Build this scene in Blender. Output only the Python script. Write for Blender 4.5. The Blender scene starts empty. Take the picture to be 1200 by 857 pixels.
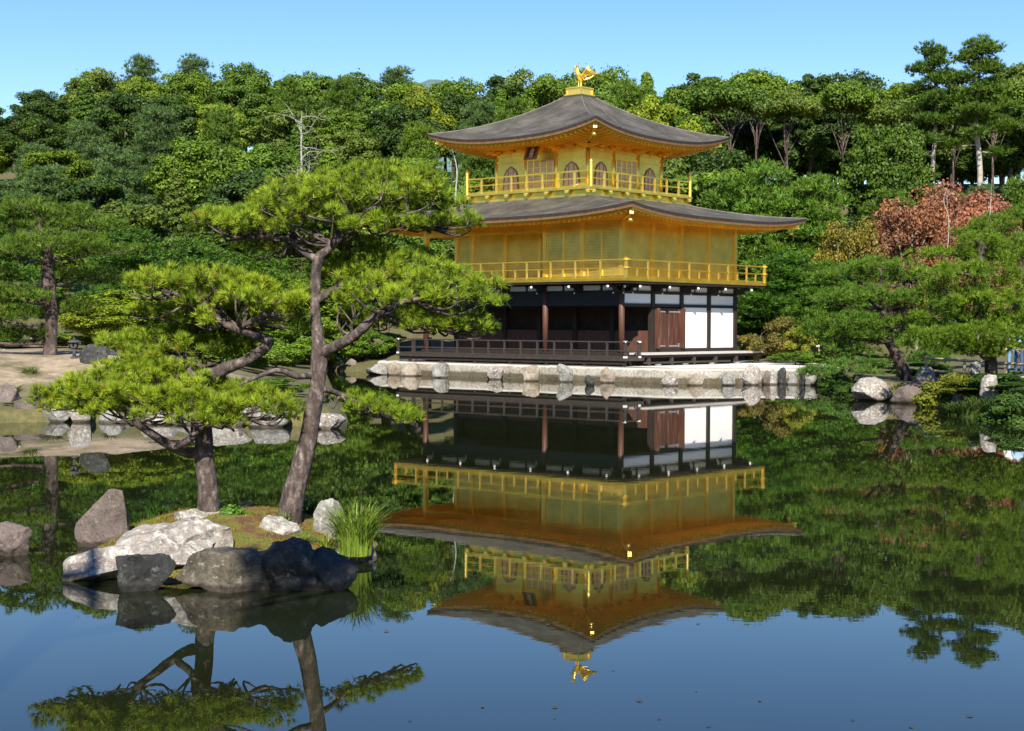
import bpy, math, random
import numpy as np
from mathutils import Vector, Matrix, noise as mnoise

# ------------------------------------------------------------------ camera, sky, sun, exposure
scene = bpy.context.scene
col = scene.collection
F_PX, PITCH, ROLL, CAM_H = 1812.93, -0.0264, 0.0042, 2.356
cd = bpy.data.cameras.new('camera')
cam = bpy.data.objects.new('camera', cd)
col.objects.link(cam)
cd.sensor_width = 36.0
cd.lens = F_PX / 1200 * 36.0
cd.clip_start = 0.1
cd.clip_end = 6000
CAM_M = Matrix.Rotation(math.pi / 2 + PITCH, 4, 'X') @ Matrix.Rotation(ROLL, 4, 'Z')
CAM_M.translation = Vector((0, 0, CAM_H))
cam.matrix_world = CAM_M
scene.camera = cam

SUN_EL, SUN_AZ = math.radians(37.0), math.radians(182.0)     # azimuth from +Y clockwise; behind the viewer
world = bpy.data.worlds.new('World')
scene.world = world
world.use_nodes = True
wn = world.node_tree
bg = wn.nodes['Background']
sky = wn.nodes.new('ShaderNodeTexSky')
sky.sky_type = 'NISHITA'
sky.sun_disc = False
sky.sun_elevation = SUN_EL
sky.sun_rotation = SUN_AZ
sky.altitude = 100
sky.air_density = 1.0
sky.dust_density = 0.0
sky.ozone_density = 2.5
hs = wn.nodes.new('ShaderNodeHueSaturation')
hs.inputs['Saturation'].default_value = 1.27
hs.inputs['Hue'].default_value = 0.51
wn.links.new(sky.outputs[0], hs.inputs['Color'])
wn.links.new(hs.outputs[0], bg.inputs[0])
bg.inputs[1].default_value = 0.09

sd_ = bpy.data.lights.new('sun', 'SUN')
sd_.energy = 5.0
sd_.angle = math.radians(0.53)
sd_.color = (1.0, 0.93, 0.8)
sun = bpy.data.objects.new('sun', sd_)
col.objects.link(sun)
to_sun = Vector((math.sin(SUN_AZ) * math.cos(SUN_EL), math.cos(SUN_AZ) * math.cos(SUN_EL), math.sin(SUN_EL)))
sun.rotation_euler = to_sun.to_track_quat('Z', 'Y').to_euler()
sun.location = to_sun * 60

vs = scene.view_settings
vs.view_transform = 'Standard'
vs.look = 'None'
vs.exposure = 0.92
vs.gamma = 1.0
vs.use_curve_mapping = False
cy = scene.cycles
cy.max_bounces = 10
cy.diffuse_bounces = 5
cy.glossy_bounces = 4
cy.transparent_max_bounces = 8
cy.sample_clamp_indirect = 6.0
cy.blur_glossy = 10.0
cy.use_denoising = True
try:
    cy.denoiser = 'OPENIMAGEDENOISE'
    cy.denoising_input_passes = 'RGB_ALBEDO_NORMAL'
except Exception:
    pass

# ------------------------------------------------------------------ helpers
RNG = np.random.default_rng(7)
random.seed(7)


def ray(px, py):
    a, b = px - 600.0, py - 428.5
    c, s = math.cos(ROLL), math.sin(ROLL)
    u, v = c * a + s * b, -s * a + c * b
    cp, sp = math.cos(PITCH), math.sin(PITCH)
    return Vector((u / F_PX, cp + (v / F_PX) * sp, sp - (v / F_PX) * cp))


def at(px, py, Y):
    d = ray(px, py)
    p = d * (Y / d.y)
    return Vector((p.x, Y, p.z + CAM_H))


def onz(px, py, z=0.0):
    d = ray(px, py)
    t = (z - CAM_H) / d.z
    return Vector((d.x * t, d.y * t, z))


def to_px(p):
    c, s = math.cos(ROLL), math.sin(ROLL)
    cp, sp = math.cos(PITCH), math.sin(PITCH)
    x, y, z = p[0], p[1], p[2] - CAM_H
    yc, zc = y * cp + z * sp, -y * sp + z * cp
    u, v = F_PX * x / yc, -F_PX * zc / yc
    return 600 + c * u - s * v, 428.5 + s * u + c * v


def link(o, parent=None):
    col.objects.link(o)
    if parent is not None:
        o.parent = parent
    return o


def tag(o, label=None, cat=None, group=None, kind=None):
    if label:
        o['label'] = label
    if cat:
        o['category'] = cat
    if group:
        o['group'] = group
    if kind:
        o['kind'] = kind
    return o


def empty(name, loc, label=None, cat=None, group=None, rz=0.0):
    o = bpy.data.objects.new(name, None)
    o.empty_display_size = 0.3
    o.location = loc
    o.rotation_euler = (0, 0, rz)
    col.objects.link(o)
    return tag(o, label, cat, group)


def copy_tree(o, parent=None):
    c = o.copy()
    col.objects.link(c)
    c.parent = parent
    for ch in list(o.children):
        copy_tree(ch, c)
    return c


class MB:
    def __init__(self):
        self.v, self.f = [], []

    def add(self, vs, fs):
        b = len(self.v)
        self.v += [tuple(p) for p in vs]
        self.f += [tuple(i + b for i in q) for q in fs]
        return self

    def box(self, c, s, rz=0.0, rx=0.0, taper=1.0):
        M = Matrix.Translation(c) @ Matrix.Rotation(rz, 4, 'Z') @ Matrix.Rotation(rx, 4, 'X')
        hx, hy, hz = s[0] / 2, s[1] / 2, s[2] / 2
        P = []
        for z in (-hz, hz):
            t = taper if z > 0 else 1.0
            for x, y in ((-hx, -hy), (hx, -hy), (hx, hy), (-hx, hy)):
                P.append(M @ Vector((x * t, y * t, z)))
        return self.add(P, [(3, 2, 1, 0), (4, 5, 6, 7), (0, 1, 5, 4), (1, 2, 6, 5), (2, 3, 7, 6), (3, 0, 4, 7)])

    def bb(self, x0, x1, y0, y1, z0, z1):
        return self.box(((x0 + x1) / 2, (y0 + y1) / 2, (z0 + z1) / 2), (abs(x1 - x0), abs(y1 - y0), abs(z1 - z0)))

    def bar(self, a, b, w, h):
        a, b = Vector(a), Vector(b)
        d = (b - a)
        L = d.length
        d.normalize()
        up = Vector((0, 0, 1)) if abs(d.z) < 0.95 else Vector((0, 1, 0))
        s = d.cross(up).normalized()
        u = s.cross(d).normalized()
        P = []
        for t in (0, L):
            for i, j in ((-1, -1), (1, -1), (1, 1), (-1, 1)):
                P.append(a + d * t + s * (i * w / 2) + u * (j * h / 2))
        return self.add(P, [(3, 2, 1, 0), (4, 5, 6, 7), (0, 1, 5, 4), (1, 2, 6, 5), (2, 3, 7, 6), (3, 0, 4, 7)])

    def lathe(self, c, prof, n=12, rot=0.0):
        c = Vector(c)
        V, Fs = [], []
        for r, z in prof:
            for k in range(n):
                a = rot + 2 * math.pi * k / n
                V.append(c + Vector((r * math.cos(a), r * math.sin(a), z)))
        for i in range(len(prof) - 1):
            for k in range(n):
                Fs.append((i * n + k, i * n + (k + 1) % n, (i + 1) * n + (k + 1) % n, (i + 1) * n + k))
        Fs.append(tuple(range(n - 1, -1, -1)))
        Fs.append(tuple((len(prof) - 1) * n + k for k in range(n)))
        return self.add(V, Fs)

    def sweep(self, pts, rad, n=8, lump=0.0, seed=0, sub=4):
        P, R = smooth_path(pts, rad, sub)
        V, Fs = [], []
        prev = None
        m = len(P)
        for i in range(m):
            t = (P[min(i + 1, m - 1)] - P[max(i - 1, 0)]).normalized()
            if prev is None:
                a = Vector((1, 0, 0)) if abs(t.x) < 0.8 else Vector((0, 1, 0))
                nrm = (a - t * a.dot(t)).normalized()
            else:
                nrm = (prev - t * prev.dot(t)).normalized()
            prev = nrm
            bn = t.cross(nrm)
            for k in range(n):
                an = 2 * math.pi * k / n
                r = R[i]
                d = nrm * math.cos(an) + bn * math.sin(an)
                if lump:
                    q = (P[i] + d * r) * (0.9 / max(R[0], 1e-3)) * 0.6 + Vector((seed * 7.1, 0, 0))
                    r *= 1 + lump * mnoise.noise(q)
                V.append(P[i] + d * r)
        for i in range(m - 1):
            for k in range(n):
                Fs.append((i * n + k, i * n + (k + 1) % n, (i + 1) * n + (k + 1) % n, (i + 1) * n + k))
        Fs.append(tuple(range(n - 1, -1, -1)))
        Fs.append(tuple((m - 1) * n + k for k in range(n)))
        return self.add(V, Fs)

    def mesh(self, name, mat, smooth=False):
        me = bpy.data.meshes.new(name)
        me.from_pydata([tuple(p) for p in self.v], [], self.f)
        if mat is not None:
            me.materials.append(mat)
        if smooth:
            me.polygons.foreach_set('use_smooth', [True] * len(me.polygons))
        me.update()
        return me

    def build(self, name, mat, parent=None, smooth=False):
        return link(bpy.data.objects.new(name, self.mesh(name, mat, smooth)), parent)


def smooth_path(pts, rad, sub=4):
    P = [Vector(p) for p in pts]
    if isinstance(rad, (int, float)):
        rad = [rad] * len(P)
    if sub <= 1 or len(P) < 3:
        return P, list(rad)
    out, ro = [], []
    for i in range(len(P) - 1):
        p0, p1, p2, p3 = P[max(i - 1, 0)], P[i], P[i + 1], P[min(i + 2, len(P) - 1)]
        for j in range(sub):
            t = j / sub
            out.append(0.5 * ((2 * p1) + (p2 - p0) * t + (2 * p0 - 5 * p1 + 4 * p2 - p3) * t * t + (3 * p1 - p0 - 3 * p2 + p3) * t ** 3))
            ro.append(rad[i] + (rad[i + 1] - rad[i]) * t)
    out.append(P[-1])
    ro.append(rad[-1])
    return out, ro


def poly_mesh(name, V, mat, tint=None):
    """V: (n, k, 3) array of separate k-gons."""
    n, k, _ = V.shape
    me = bpy.data.meshes.new(name)
    me.vertices.add(n * k)
    me.vertices.foreach_set('co', np.ascontiguousarray(V, dtype=np.float32).ravel())
    me.loops.add(n * k)
    me.loops.foreach_set('vertex_index', np.arange(n * k, dtype=np.int32))
    me.polygons.add(n)
    me.polygons.foreach_set('loop_start', np.arange(0, n * k, k, dtype=np.int32))
    me.polygons.foreach_set('loop_total', np.full(n, k, dtype=np.int32))
    if mat is not None:
        me.materials.append(mat)
    me.update(calc_edges=True)
    if tint is None:
        tint = np.random.default_rng(n).uniform(0.8, 1.15, (n, 1)) * np.ones((1, 3))
    at_ = me.attributes.new('tint', 'FLOAT_COLOR', 'FACE')
    at_.data.foreach_set('color', np.concatenate([tint, np.ones((n, 1))], 1).astype(np.float32).ravel())
    return me


def tuft_tint(m, n, r, lo=0.5, hi=1.42):
    """one colour per shoot: older dark shoots to fresh yellow-green ones, a few brown"""
    v = r.uniform(lo, hi, (m, 1))
    t = np.concatenate([v * (0.8 + 0.2 * v), v, v * 0.95], 1)
    br = r.uniform(size=m) < 0.025
    t[br] = np.array([1.0, 0.55, 1.2])
    return np.repeat(t, n, 0)


def unit(a):
    return a / np.maximum(np.linalg.norm(a, axis=-1, keepdims=True), 1e-9)


# ------------------------------------------------------------------ materials
def mat(name):
    m = bpy.data.materials.new(name)
    m.use_nodes = True
    nt = m.node_tree
    return m, nt, nt.nodes['Principled BSDF']


def N(nt, typ, **kw):
    n = nt.nodes.new(typ)
    for k, v in kw.items():
        if k in n.inputs:
            n.inputs[k].default_value = v
        else:
            setattr(n, k, v)
    return n


def coords(nt, scale=(1, 1, 1), kind='Object'):
    tc = N(nt, 'ShaderNodeTexCoord')
    mp = N(nt, 'ShaderNodeMapping')
    mp.inputs['Scale'].default_value = scale
    nt.links.new(tc.outputs[kind], mp.inputs['Vector'])
    return mp.outputs['Vector']


def world_coords(nt, scale=(1, 1, 1)):
    g = N(nt, 'ShaderNodeNewGeometry')
    mp = N(nt, 'ShaderNodeMapping')
    mp.inputs['Scale'].default_value = scale
    nt.links.new(g.outputs['Position'], mp.inputs['Vector'])
    return mp.outputs['Vector']


def ramp(nt, fac, stops):
    r = N(nt, 'ShaderNodeValToRGB')
    e = r.color_ramp.elements
    while len(e) < len(stops):
        e.new(0.5)
    for i, (p, c) in enumerate(stops):
        e[i].position = p
        e[i].color = (*c, 1) if len(c) == 3 else c
    nt.links.new(fac, r.inputs['Fac'])
    return r.outputs['Color']


def nz(nt, vec, scale, detail=4, rough=0.55, out='Fac'):
    n = N(nt, 'ShaderNodeTexNoise')
    n.inputs['Scale'].default_value = scale
    n.inputs['Detail'].default_value = detail
    n.inputs['Roughness'].default_value = rough
    nt.links.new(vec, n.inputs['Vector'])
    return n.outputs[out]


def bump(nt, bsdf, h, strength=0.3, dist=0.02):
    b = N(nt, 'ShaderNodeBump')
    b.inputs['Strength'].default_value = strength
    b.inputs['Distance'].default_value = dist
    nt.links.new(h, b.inputs['Height'])
    nt.links.new(b.outputs['Normal'], bsdf.inputs['Normal'])


def mixc(nt, fac, a, b, mode='MIX'):
    m = N(nt, 'ShaderNodeMix', data_type='RGBA', blend_type=mode)
    for k, v in ((0, fac), (6, a), (7, b)):
        if hasattr(v, 'is_linked'):
            nt.links.new(v, m.inputs[k])
        elif k == 0:
            m.inputs[0].default_value = v
        else:
            m.inputs[k].default_value = (*v, 1)
    return m.outputs[2]


def simple_noise_mat(name, stops, scale=4, rough=0.7, bump_s=0.0, bump_d=0.02, sc=(1, 1, 1), metallic=0.0, kind='Object', spec=None):
    m, nt, b = mat(name)
    v = coords(nt, sc, kind)
    f = nz(nt, v, scale, 6, 0.6)
    nt.links.new(ramp(nt, f, stops), b.inputs['Base Color'])
    b.inputs['Roughness'].default_value = rough
    b.inputs['Metallic'].default_value = metallic
    if spec is not None:
        b.inputs['Specular IOR Level'].default_value = spec
    if bump_s:
        bump(nt, b, f, bump_s, bump_d)
    return m


def foliage_mat(name, var=0.35, rough=0.55, scale=0.8):
    """leaf colour from the object's own colour, varied by noise in space."""
    m, nt, b = mat(name)
    oi = N(nt, 'ShaderNodeObjectInfo')
    v = world_coords(nt)
    f = nz(nt, v, scale, 3, 0.6)
    g = nz(nt, v, scale * 7, 2, 0.5)
    c1 = ramp(nt, f, [(0.3, (1 - var, 1 - var * 0.8, 1 - var * 0.2)), (0.7, (1 + var * 0.9, 1 + var * 0.7, 1.0))])
    c2 = ramp(nt, g, [(0.3, (0.8, 0.82, 0.9)), (0.7, (1.15, 1.12, 0.95))])
    at_ = N(nt, 'ShaderNodeAttribute', attribute_name='tint')
    a = mixc(nt, 1.0, oi.outputs['Color'], c1, 'MULTIPLY')
    a = mixc(nt, 1.0, a, at_.outputs['Color'], 'MULTIPLY')
    c = mixc(nt, 1.0, a, c2, 'MULTIPLY')
    nt.links.new(c, b.inputs['Base Color'])
    b.inputs['Roughness'].default_value = rough
    b.inputs['Specular IOR Level'].default_value = 0.25
    tr = N(nt, 'ShaderNodeBsdfTranslucent')
    nt.links.new(c, tr.inputs['Color'])
    mx = N(nt, 'ShaderNodeMixShader')
    mx.inputs[0].default_value = 0.22
    out = nt.nodes['Material Output']
    nt.links.new(b.outputs[0], mx.inputs[1])
    nt.links.new(tr.outputs[0], mx.inputs[2])
    nt.links.new(mx.outputs[0], out.inputs['Surface'])
    return m


M = {}
M['leaf'] = foliage_mat('leaf', 0.3, 0.5, 0.35)
M['needle'] = foliage_mat('needle', 0.28, 0.5, 1.6)
M['blade'] = foliage_mat('blade', 0.25, 0.45, 5.0)


def bark_mat(name, dark, mid, pale, sc):
    m, nt, b = mat(name)
    v0 = coords(nt, (sc, sc, sc * 0.42))
    v = mixc(nt, 0.35, v0, nz(nt, v0, 1.6, 5, 0.7, 'Color'))
    vo = N(nt, 'ShaderNodeTexVoronoi', feature='F1')
    vo.inputs['Scale'].default_value = 4.5
    nt.links.new(v, vo.inputs['Vector'])
    n = nz(nt, coords(nt, (sc, sc, sc * 0.7)), 2.2, 9, 0.75)
    n2 = nz(nt, v0, 0.9, 4, 0.6)
    base = ramp(nt, n, [(0.36, dark), (0.52, mid), (0.66, pale)])
    crack = ramp(nt, vo.outputs['Distance'], [(0.25, (1.1, 1.1, 1.1)), (0.6, (0.6, 0.56, 0.55))])
    c = mixc(nt, 1.0, base, crack, 'MULTIPLY')
    c = mixc(nt, 1.0, c, ramp(nt, n2, [(0.3, (0.7, 0.66, 0.66)), (0.7, (1.15, 1.15, 1.15))]), 'MULTIPLY')
    nt.links.new(c, b.inputs['Base Color'])
    b.inputs['Roughness'].default_value = 0.9
    mm = N(nt, 'ShaderNodeMath', operation='MULTIPLY_ADD')
    nt.links.new(vo.outputs['Distance'], mm.inputs[0])
    mm.inputs[1].default_value = -0.7
    nt.links.new(n, mm.inputs[2])
    bump(nt, b, mm.outputs[0], 1.0, 0.14 / sc)
    return m


M['bark'] = bark_mat('pine_bark', (0.045, 0.035, 0.032), (0.13, 0.10, 0.09), (0.30, 0.26, 0.235), 6.0)
M['bark_far'] = bark_mat('far_bark', (0.04, 0.03, 0.026), (0.12, 0.09, 0.075), (0.24, 0.19, 0.16), 2.0)
M['bark_pale'] = simple_noise_mat('pale_bark', [(0.3, (0.2, 0.17, 0.14)), (0.7, (0.42, 0.38, 0.33))], 3, 0.8)
M['bark_white'] = simple_noise_mat('white_bark', [(0.3, (0.2, 0.19, 0.17)), (0.7, (0.4, 0.38, 0.35))], 3, 0.8)


def rock_mat(name, stops, lichen, lich_amt, dark=(0.05, 0.045, 0.04), wet=True):
    m, nt, b = mat(name)
    v = world_coords(nt)
    n1 = nz(nt, v, 2.2, 8, 0.65)
    n2 = nz(nt, v, 14.0, 6, 0.7)
    n3 = nz(nt, v, 45.0, 3, 0.6)
    c = ramp(nt, n1, stops)
    sp = ramp(nt, n3, [(0.35, (0.6, 0.58, 0.56)), (0.6, (1.15, 1.15, 1.15))])
    c = mixc(nt, 0.7, c, sp, 'MULTIPLY')
    lm = ramp(nt, n2, [(lich_amt - 0.03, (0, 0, 0)), (lich_amt + 0.08, (1, 1, 1))])
    c = mixc(nt, lm, c, lichen)
    vo = N(nt, 'ShaderNodeTexVoronoi', feature='DISTANCE_TO_EDGE')
    vo.inputs['Scale'].default_value = 2.6
    nt.links.new(mixc(nt, 0.35, v, nz(nt, v, 3.0, 4, 0.6, 'Color')), vo.inputs['Vector'])
    cr = ramp(nt, vo.outputs['Distance'], [(0.0, (0.3, 0.28, 0.26)), (0.035, (1, 1, 1))])
    c = mixc(nt, 0.5, c, cr, 'MULTIPLY')
    if wet:   # damp dark band at the water's edge
        g = N(nt, 'ShaderNodeNewGeometry')
        sx = N(nt, 'ShaderNodeSeparateXYZ')
        nt.links.new(g.outputs['Position'], sx.inputs[0])
        ad = N(nt, 'ShaderNodeMath', operation='MULTIPLY_ADD')
        nt.links.new(n2, ad.inputs[0])
        ad.inputs[1].default_value = -0.09
        nt.links.new(sx.outputs['Z'], ad.inputs[2])
        wm = ramp(nt, ad.outputs[0], [(0.0, (0.28, 0.25, 0.2)), (0.03, (1, 1, 1))])
        c = mixc(nt, 1.0, c, wm, 'MULTIPLY')
    nt.links.new(c, b.inputs['Base Color'])
    b.inputs['Roughness'].default_value = 0.8
    mm = N(nt, 'ShaderNodeMath', operation='MULTIPLY_ADD')
    nt.links.new(n2, mm.inputs[0])
    mm.inputs[1].default_value = 0.5
    nt.links.new(n1, mm.inputs[2])
    bump(nt, b, mm.outputs[0], 0.7, 0.05)
    return m


M['rock_pale'] = rock_mat('pale_granite', [(0.3, (0.13, 0.105, 0.09)), (0.5, (0.24, 0.21, 0.185)), (0.7, (0.34, 0.32, 0.29))], (0.44, 0.43, 0.39), 0.53)
M['rock_brown'] = rock_mat('brown_granite', [(0.3, (0.075, 0.06, 0.052)), (0.5, (0.13, 0.10, 0.088)), (0.7, (0.19, 0.155, 0.14))], (0.36, 0.34, 0.31), 0.64)
M['rock_grey'] = rock_mat('grey_granite', [(0.3, (0.1, 0.095, 0.085)), (0.5, (0.18, 0.175, 0.16)), (0.7, (0.28, 0.275, 0.255))], (0.38, 0.38, 0.34), 0.56)
M['rock_dark'] = rock_mat('dark_stone_and_shade', [(0.3, (0.012, 0.012, 0.012)), (0.5, (0.026, 0.027, 0.027)), (0.7, (0.055, 0.056, 0.054))], (0.13, 0.14, 0.13), 0.6)  # near-black also paints in the shade on the islet's front rocks
M['rock_olive'] = rock_mat('olive_granite', [(0.3, (0.05, 0.042, 0.03)), (0.5, (0.1, 0.085, 0.06)), (0.7, (0.17, 0.15, 0.12))], (0.26, 0.24, 0.2), 0.6)
M['rock_tan'] = rock_mat('tan_sandstone', [(0.3, (0.16, 0.125, 0.09)), (0.5, (0.24, 0.2, 0.15)), (0.7, (0.33, 0.29, 0.24))], (0.42, 0.39, 0.33), 0.6)


def moss_mat():
    m, nt, b = mat('moss')
    v = world_coords(nt)
    n1 = nz(nt, v, 3.2, 6, 0.7)
    n2 = nz(nt, v, 34, 5, 0.75)
    c = ramp(nt, n1, [(0.34, (0.13, 0.05, 0.03)), (0.44, (0.17, 0.085, 0.03)), (0.5, (0.2, 0.16, 0.022)), (0.6, (0.13, 0.17, 0.02)), (0.7, (0.07, 0.11, 0.016))])
    s = ramp(nt, n2, [(0.3, (0.5, 0.5, 0.5)), (0.65, (1.25, 1.25, 1.2))])
    nt.links.new(mixc(nt, 1.0, c, s, 'MULTIPLY'), b.inputs['Base Color'])
    b.inputs['Roughness'].default_value = 0.95
    bump(nt, b, n2, 1.0, 0.03)
    return m


M['moss'] = moss_mat()


def ground_mat():
    m, nt, b = mat('garden_ground')
    v = world_coords(nt)
    n1 = nz(nt, v, 0.45, 6, 0.65)
    n2 = nz(nt, v, 3.0, 6, 0.7)
    n3 = nz(nt, v, 20.0, 4, 0.7)
    sand = ramp(nt, n2, [(0.3, (0.25, 0.185, 0.12)), (0.55, (0.36, 0.28, 0.195)), (0.72, (0.46, 0.385, 0.285))])
    mossy = ramp(nt, n2, [(0.3, (0.06, 0.065, 0.02)), (0.55, (0.11, 0.1, 0.035)), (0.72, (0.2, 0.145, 0.075))])
    g = N(nt, 'ShaderNodeNewGeometry')
    sx = N(nt, 'ShaderNodeSeparateXYZ')
    nt.links.new(g.outputs['Position'], sx.inputs[0])
    # sand lies on the left bank (x < -6, y < 58); damp moss near the edge and beneath the trees
    mx = N(nt, 'ShaderNodeMapRange')
    mx.inputs[1].default_value, mx.inputs[2].default_value = -3.5, -6.0
    nt.links.new(sx.outputs['X'], mx.inputs[0])
    my = N(nt, 'ShaderNodeMapRange')
    my.inputs[1].default_value, my.inputs[2].default_value = 56.0, 50.0
    nt.links.new(sx.outputs['Y'], my.inputs[0])
    f = N(nt, 'ShaderNodeMath', operation='MULTIPLY')
    nt.links.new(mx.outputs[0], f.inputs[0])
    nt.links.new(my.outputs[0], f.inputs[1])
    ng = ramp(nt, n1, [(0.38, (0.1, 0.1, 0.1)), (0.52, (1, 1, 1))])
    zz_ = N(nt, 'ShaderNodeMath', operation='MULTIPLY_ADD')
    nt.links.new(n2, zz_.inputs[0])
    zz_.inputs[1].default_value = -0.9
    nt.links.new(sx.outputs['Z'], zz_.inputs[2])
    zm = ramp(nt, zz_.outputs[0], [(0.02, (0.0, 0.0, 0.0)), (0.3, (1, 1, 1))])
    f3 = N(nt, 'ShaderNodeMath', operation='MULTIPLY')
    nt.links.new(f.outputs[0], f3.inputs[0])
    nt.links.new(zm, f3.inputs[1])
    f = f3
    f2 = N(nt, 'ShaderNodeMath', operation='MULTIPLY')
    nt.links.new(f.outputs[0], f2.inputs[0])
    nt.links.new(ng, f2.inputs[1])
    c = mixc(nt, f2.outputs[0], mossy, sand)
    s = ramp(nt, n3, [(0.3, (0.75, 0.75, 0.75)), (0.65, (1.1, 1.1, 1.1))])
    nt.links.new(mixc(nt, 1.0, c, s, 'MULTIPLY'), b.inputs['Base Color'])
    b.inputs['Roughness'].default_value = 0.95
    bump(nt, b, n2, 0.5, 0.05)
    return m


M['ground'] = ground_mat()
M['gravel'] = simple_noise_mat('white_gravel', [(0.3, (0.5, 0.47, 0.41)), (0.7, (0.75, 0.73, 0.68))], 30, 0.95, 0.4, 0.01)


def water_mat():
    m, nt, b = mat('pond_water')
    v = world_coords(nt)
    n0 = nz(nt, v, 0.35, 3, 0.5)
    c = ramp(nt, n0, [(0.3, (0.008, 0.011, 0.004)), (0.7, (0.013, 0.017, 0.006))])
    nt.links.new(c, b.inputs['Base Color'])
    b.inputs['Roughness'].default_value = 0.004
    b.inputs['IOR'].default_value = 1.333
    n1 = nz(nt, world_coords(nt, (1.0, 1.0, 1)), 0.55, 2, 0.5)
    n2 = nz(nt, world_coords(nt, (1.0, 1.6, 1)), 3.2, 3, 0.55)
    calm = nz(nt, v, 0.06, 2, 0.5)
    cm = N(nt, 'ShaderNodeMapRange')
    cm.inputs[1].default_value, cm.inputs[2].default_value = 0.42, 0.66
    cm.inputs[3].default_value, cm.inputs[4].default_value = 0.25, 1.0
    nt.links.new(calm, cm.inputs[0])
    a = N(nt, 'ShaderNodeMath', operation='MULTIPLY')
    nt.links.new(n2, a.inputs[0])
    nt.links.new(cm.outputs[0], a.inputs[1])
    s = N(nt, 'ShaderNodeMath', operation='MULTIPLY_ADD')
    nt.links.new(a.outputs[0], s.inputs[0])
    s.inputs[1].default_value = 0.35
    nt.links.new(n1, s.inputs[2])
    bump(nt, b, s.outputs[0], 1.0, 0.0010)
    return m


M['water'] = water_mat()


def gold_mat(name, base, rough, lines=None, var=0.25, metal=0.92):
    m, nt, b = mat(name)
    v = coords(nt)
    n1 = nz(nt, v, 1.3, 5, 0.6)
    n2 = nz(nt, v, 9.0, 4, 0.6)
    c = ramp(nt, n1, [(0.3, tuple(x * (1 - var) for x in base)), (0.7, tuple(min(1, x * (1 + var * 0.3)) for x in base))])
    b.inputs['Metallic'].default_value = metal
    b.inputs['Roughness'].default_value = rough
    h = n2
    st, dd = 0.12, 0.01
    if lines:
        w = N(nt, 'ShaderNodeTexWave', wave_type='BANDS', bands_direction='Z', wave_profile='SAW')
        w.inputs['Scale'].default_value = lines
        w.inputs['Distortion'].default_value = 0.15
        nt.links.new(v, w.inputs['Vector'])
        k = ramp(nt, w.outputs['Fac'], [(0.0, (0.55, 0.52, 0.5)), (0.12, (1, 1, 1))])
        c = mixc(nt, 1.0, c, k, 'MULTIPLY')
        h = w.outputs['Fac']
        st, dd = 0.5, 0.012
    nt.links.new(c, b.inputs['Base Color'])
    bump(nt, b, h, st, dd)
    return m


M['gold'] = gold_mat('gold_leaf', (1.0, 0.64, 0.085), 0.4, metal=0.88)
M['gold_wall'] = gold_mat('gold_wall', (0.92, 0.72, 0.15), 0.42)
M['gold_shutter'] = gold_mat('gold_shutter', (0.9, 0.75, 0.2), 0.42, lines=2.6)
M['gold_soffit_glow'] = gold_mat('gold_soffit_glow', (1.0, 0.5, 0.03), 0.55, metal=0.22)  # orange base stands in for sunlight thrown up from the pond
M['gold_bright'] = gold_mat('bright_gold', (1.0, 0.72, 0.15), 0.36, var=0.1, metal=0.82)


def bark_roof_mat():
    m, nt, b = mat('cypress_bark_roof')
    v = coords(nt)
    n1 = nz(nt, v, 1.0, 6, 0.65)
    n2 = nz(nt, coords(nt, (6, 6, 30)), 3.0, 6, 0.7)
    c = ramp(nt, n1, [(0.3, (0.032, 0.028, 0.021)), (0.5, (0.072, 0.064, 0.05)), (0.72, (0.135, 0.122, 0.1))])
    s = ramp(nt, n2, [(0.3, (0.6, 0.6, 0.6)), (0.65, (1.25, 1.25, 1.25))])
    c = mixc(nt, 1.0, c, s, 'MULTIPLY')
    w = N(nt, 'ShaderNodeTexWave', wave_type='BANDS', bands_direction='Z', wave_profile='SAW')
    w.inputs['Scale'].default_value = 3.2
    w.inputs['Distortion'].default_value = 1.2
    w.inputs['Detail Scale'].default_value = 3.0
    nt.links.new(v, w.inputs['Vector'])
    c = mixc(nt, 0.6, c, ramp(nt, w.outputs['Fac'], [(0.0, (0.55, 0.55, 0.55)), (0.25, (1.05, 1.05, 1.05))]), 'MULTIPLY')
    nt.links.new(c, b.inputs['Base Color'])
    b.inputs['Roughness'].default_value = 0.8
    hh = N(nt, 'ShaderNodeMath', operation='ADD')
    nt.links.new(n2, hh.inputs[0])
    nt.links.new(w.outputs['Fac'], hh.inputs[1])
    bump(nt, b, hh.outputs[0], 0.6, 0.03)
    return m


M['roof'] = bark_roof_mat()
M['roof_edge'] = simple_noise_mat('roof_edge', [(0.3, (0.03, 0.022, 0.018)), (0.7, (0.07, 0.05, 0.04))], 6, 0.8)
M['roof_trim'] = simple_noise_mat('roof_trim', [(0.3, (0.2, 0.1, 0.045)), (0.7, (0.32, 0.17, 0.08))], 6, 0.6)
M['ridge_highlight_cable'] = simple_noise_mat('pale_ridge_and_cable', [(0.3, (0.1, 0.09, 0.08)), (0.7, (0.24, 0.22, 0.2))], 6, 0.8)  # pale tone for the painted ridge highlights and the roof cable


def wood_mat(name, stops, rough=0.6, sc=(8, 8, 0.8)):
    return simple_noise_mat(name, stops, 3.0, rough, 0.25, 0.01, sc)


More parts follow.
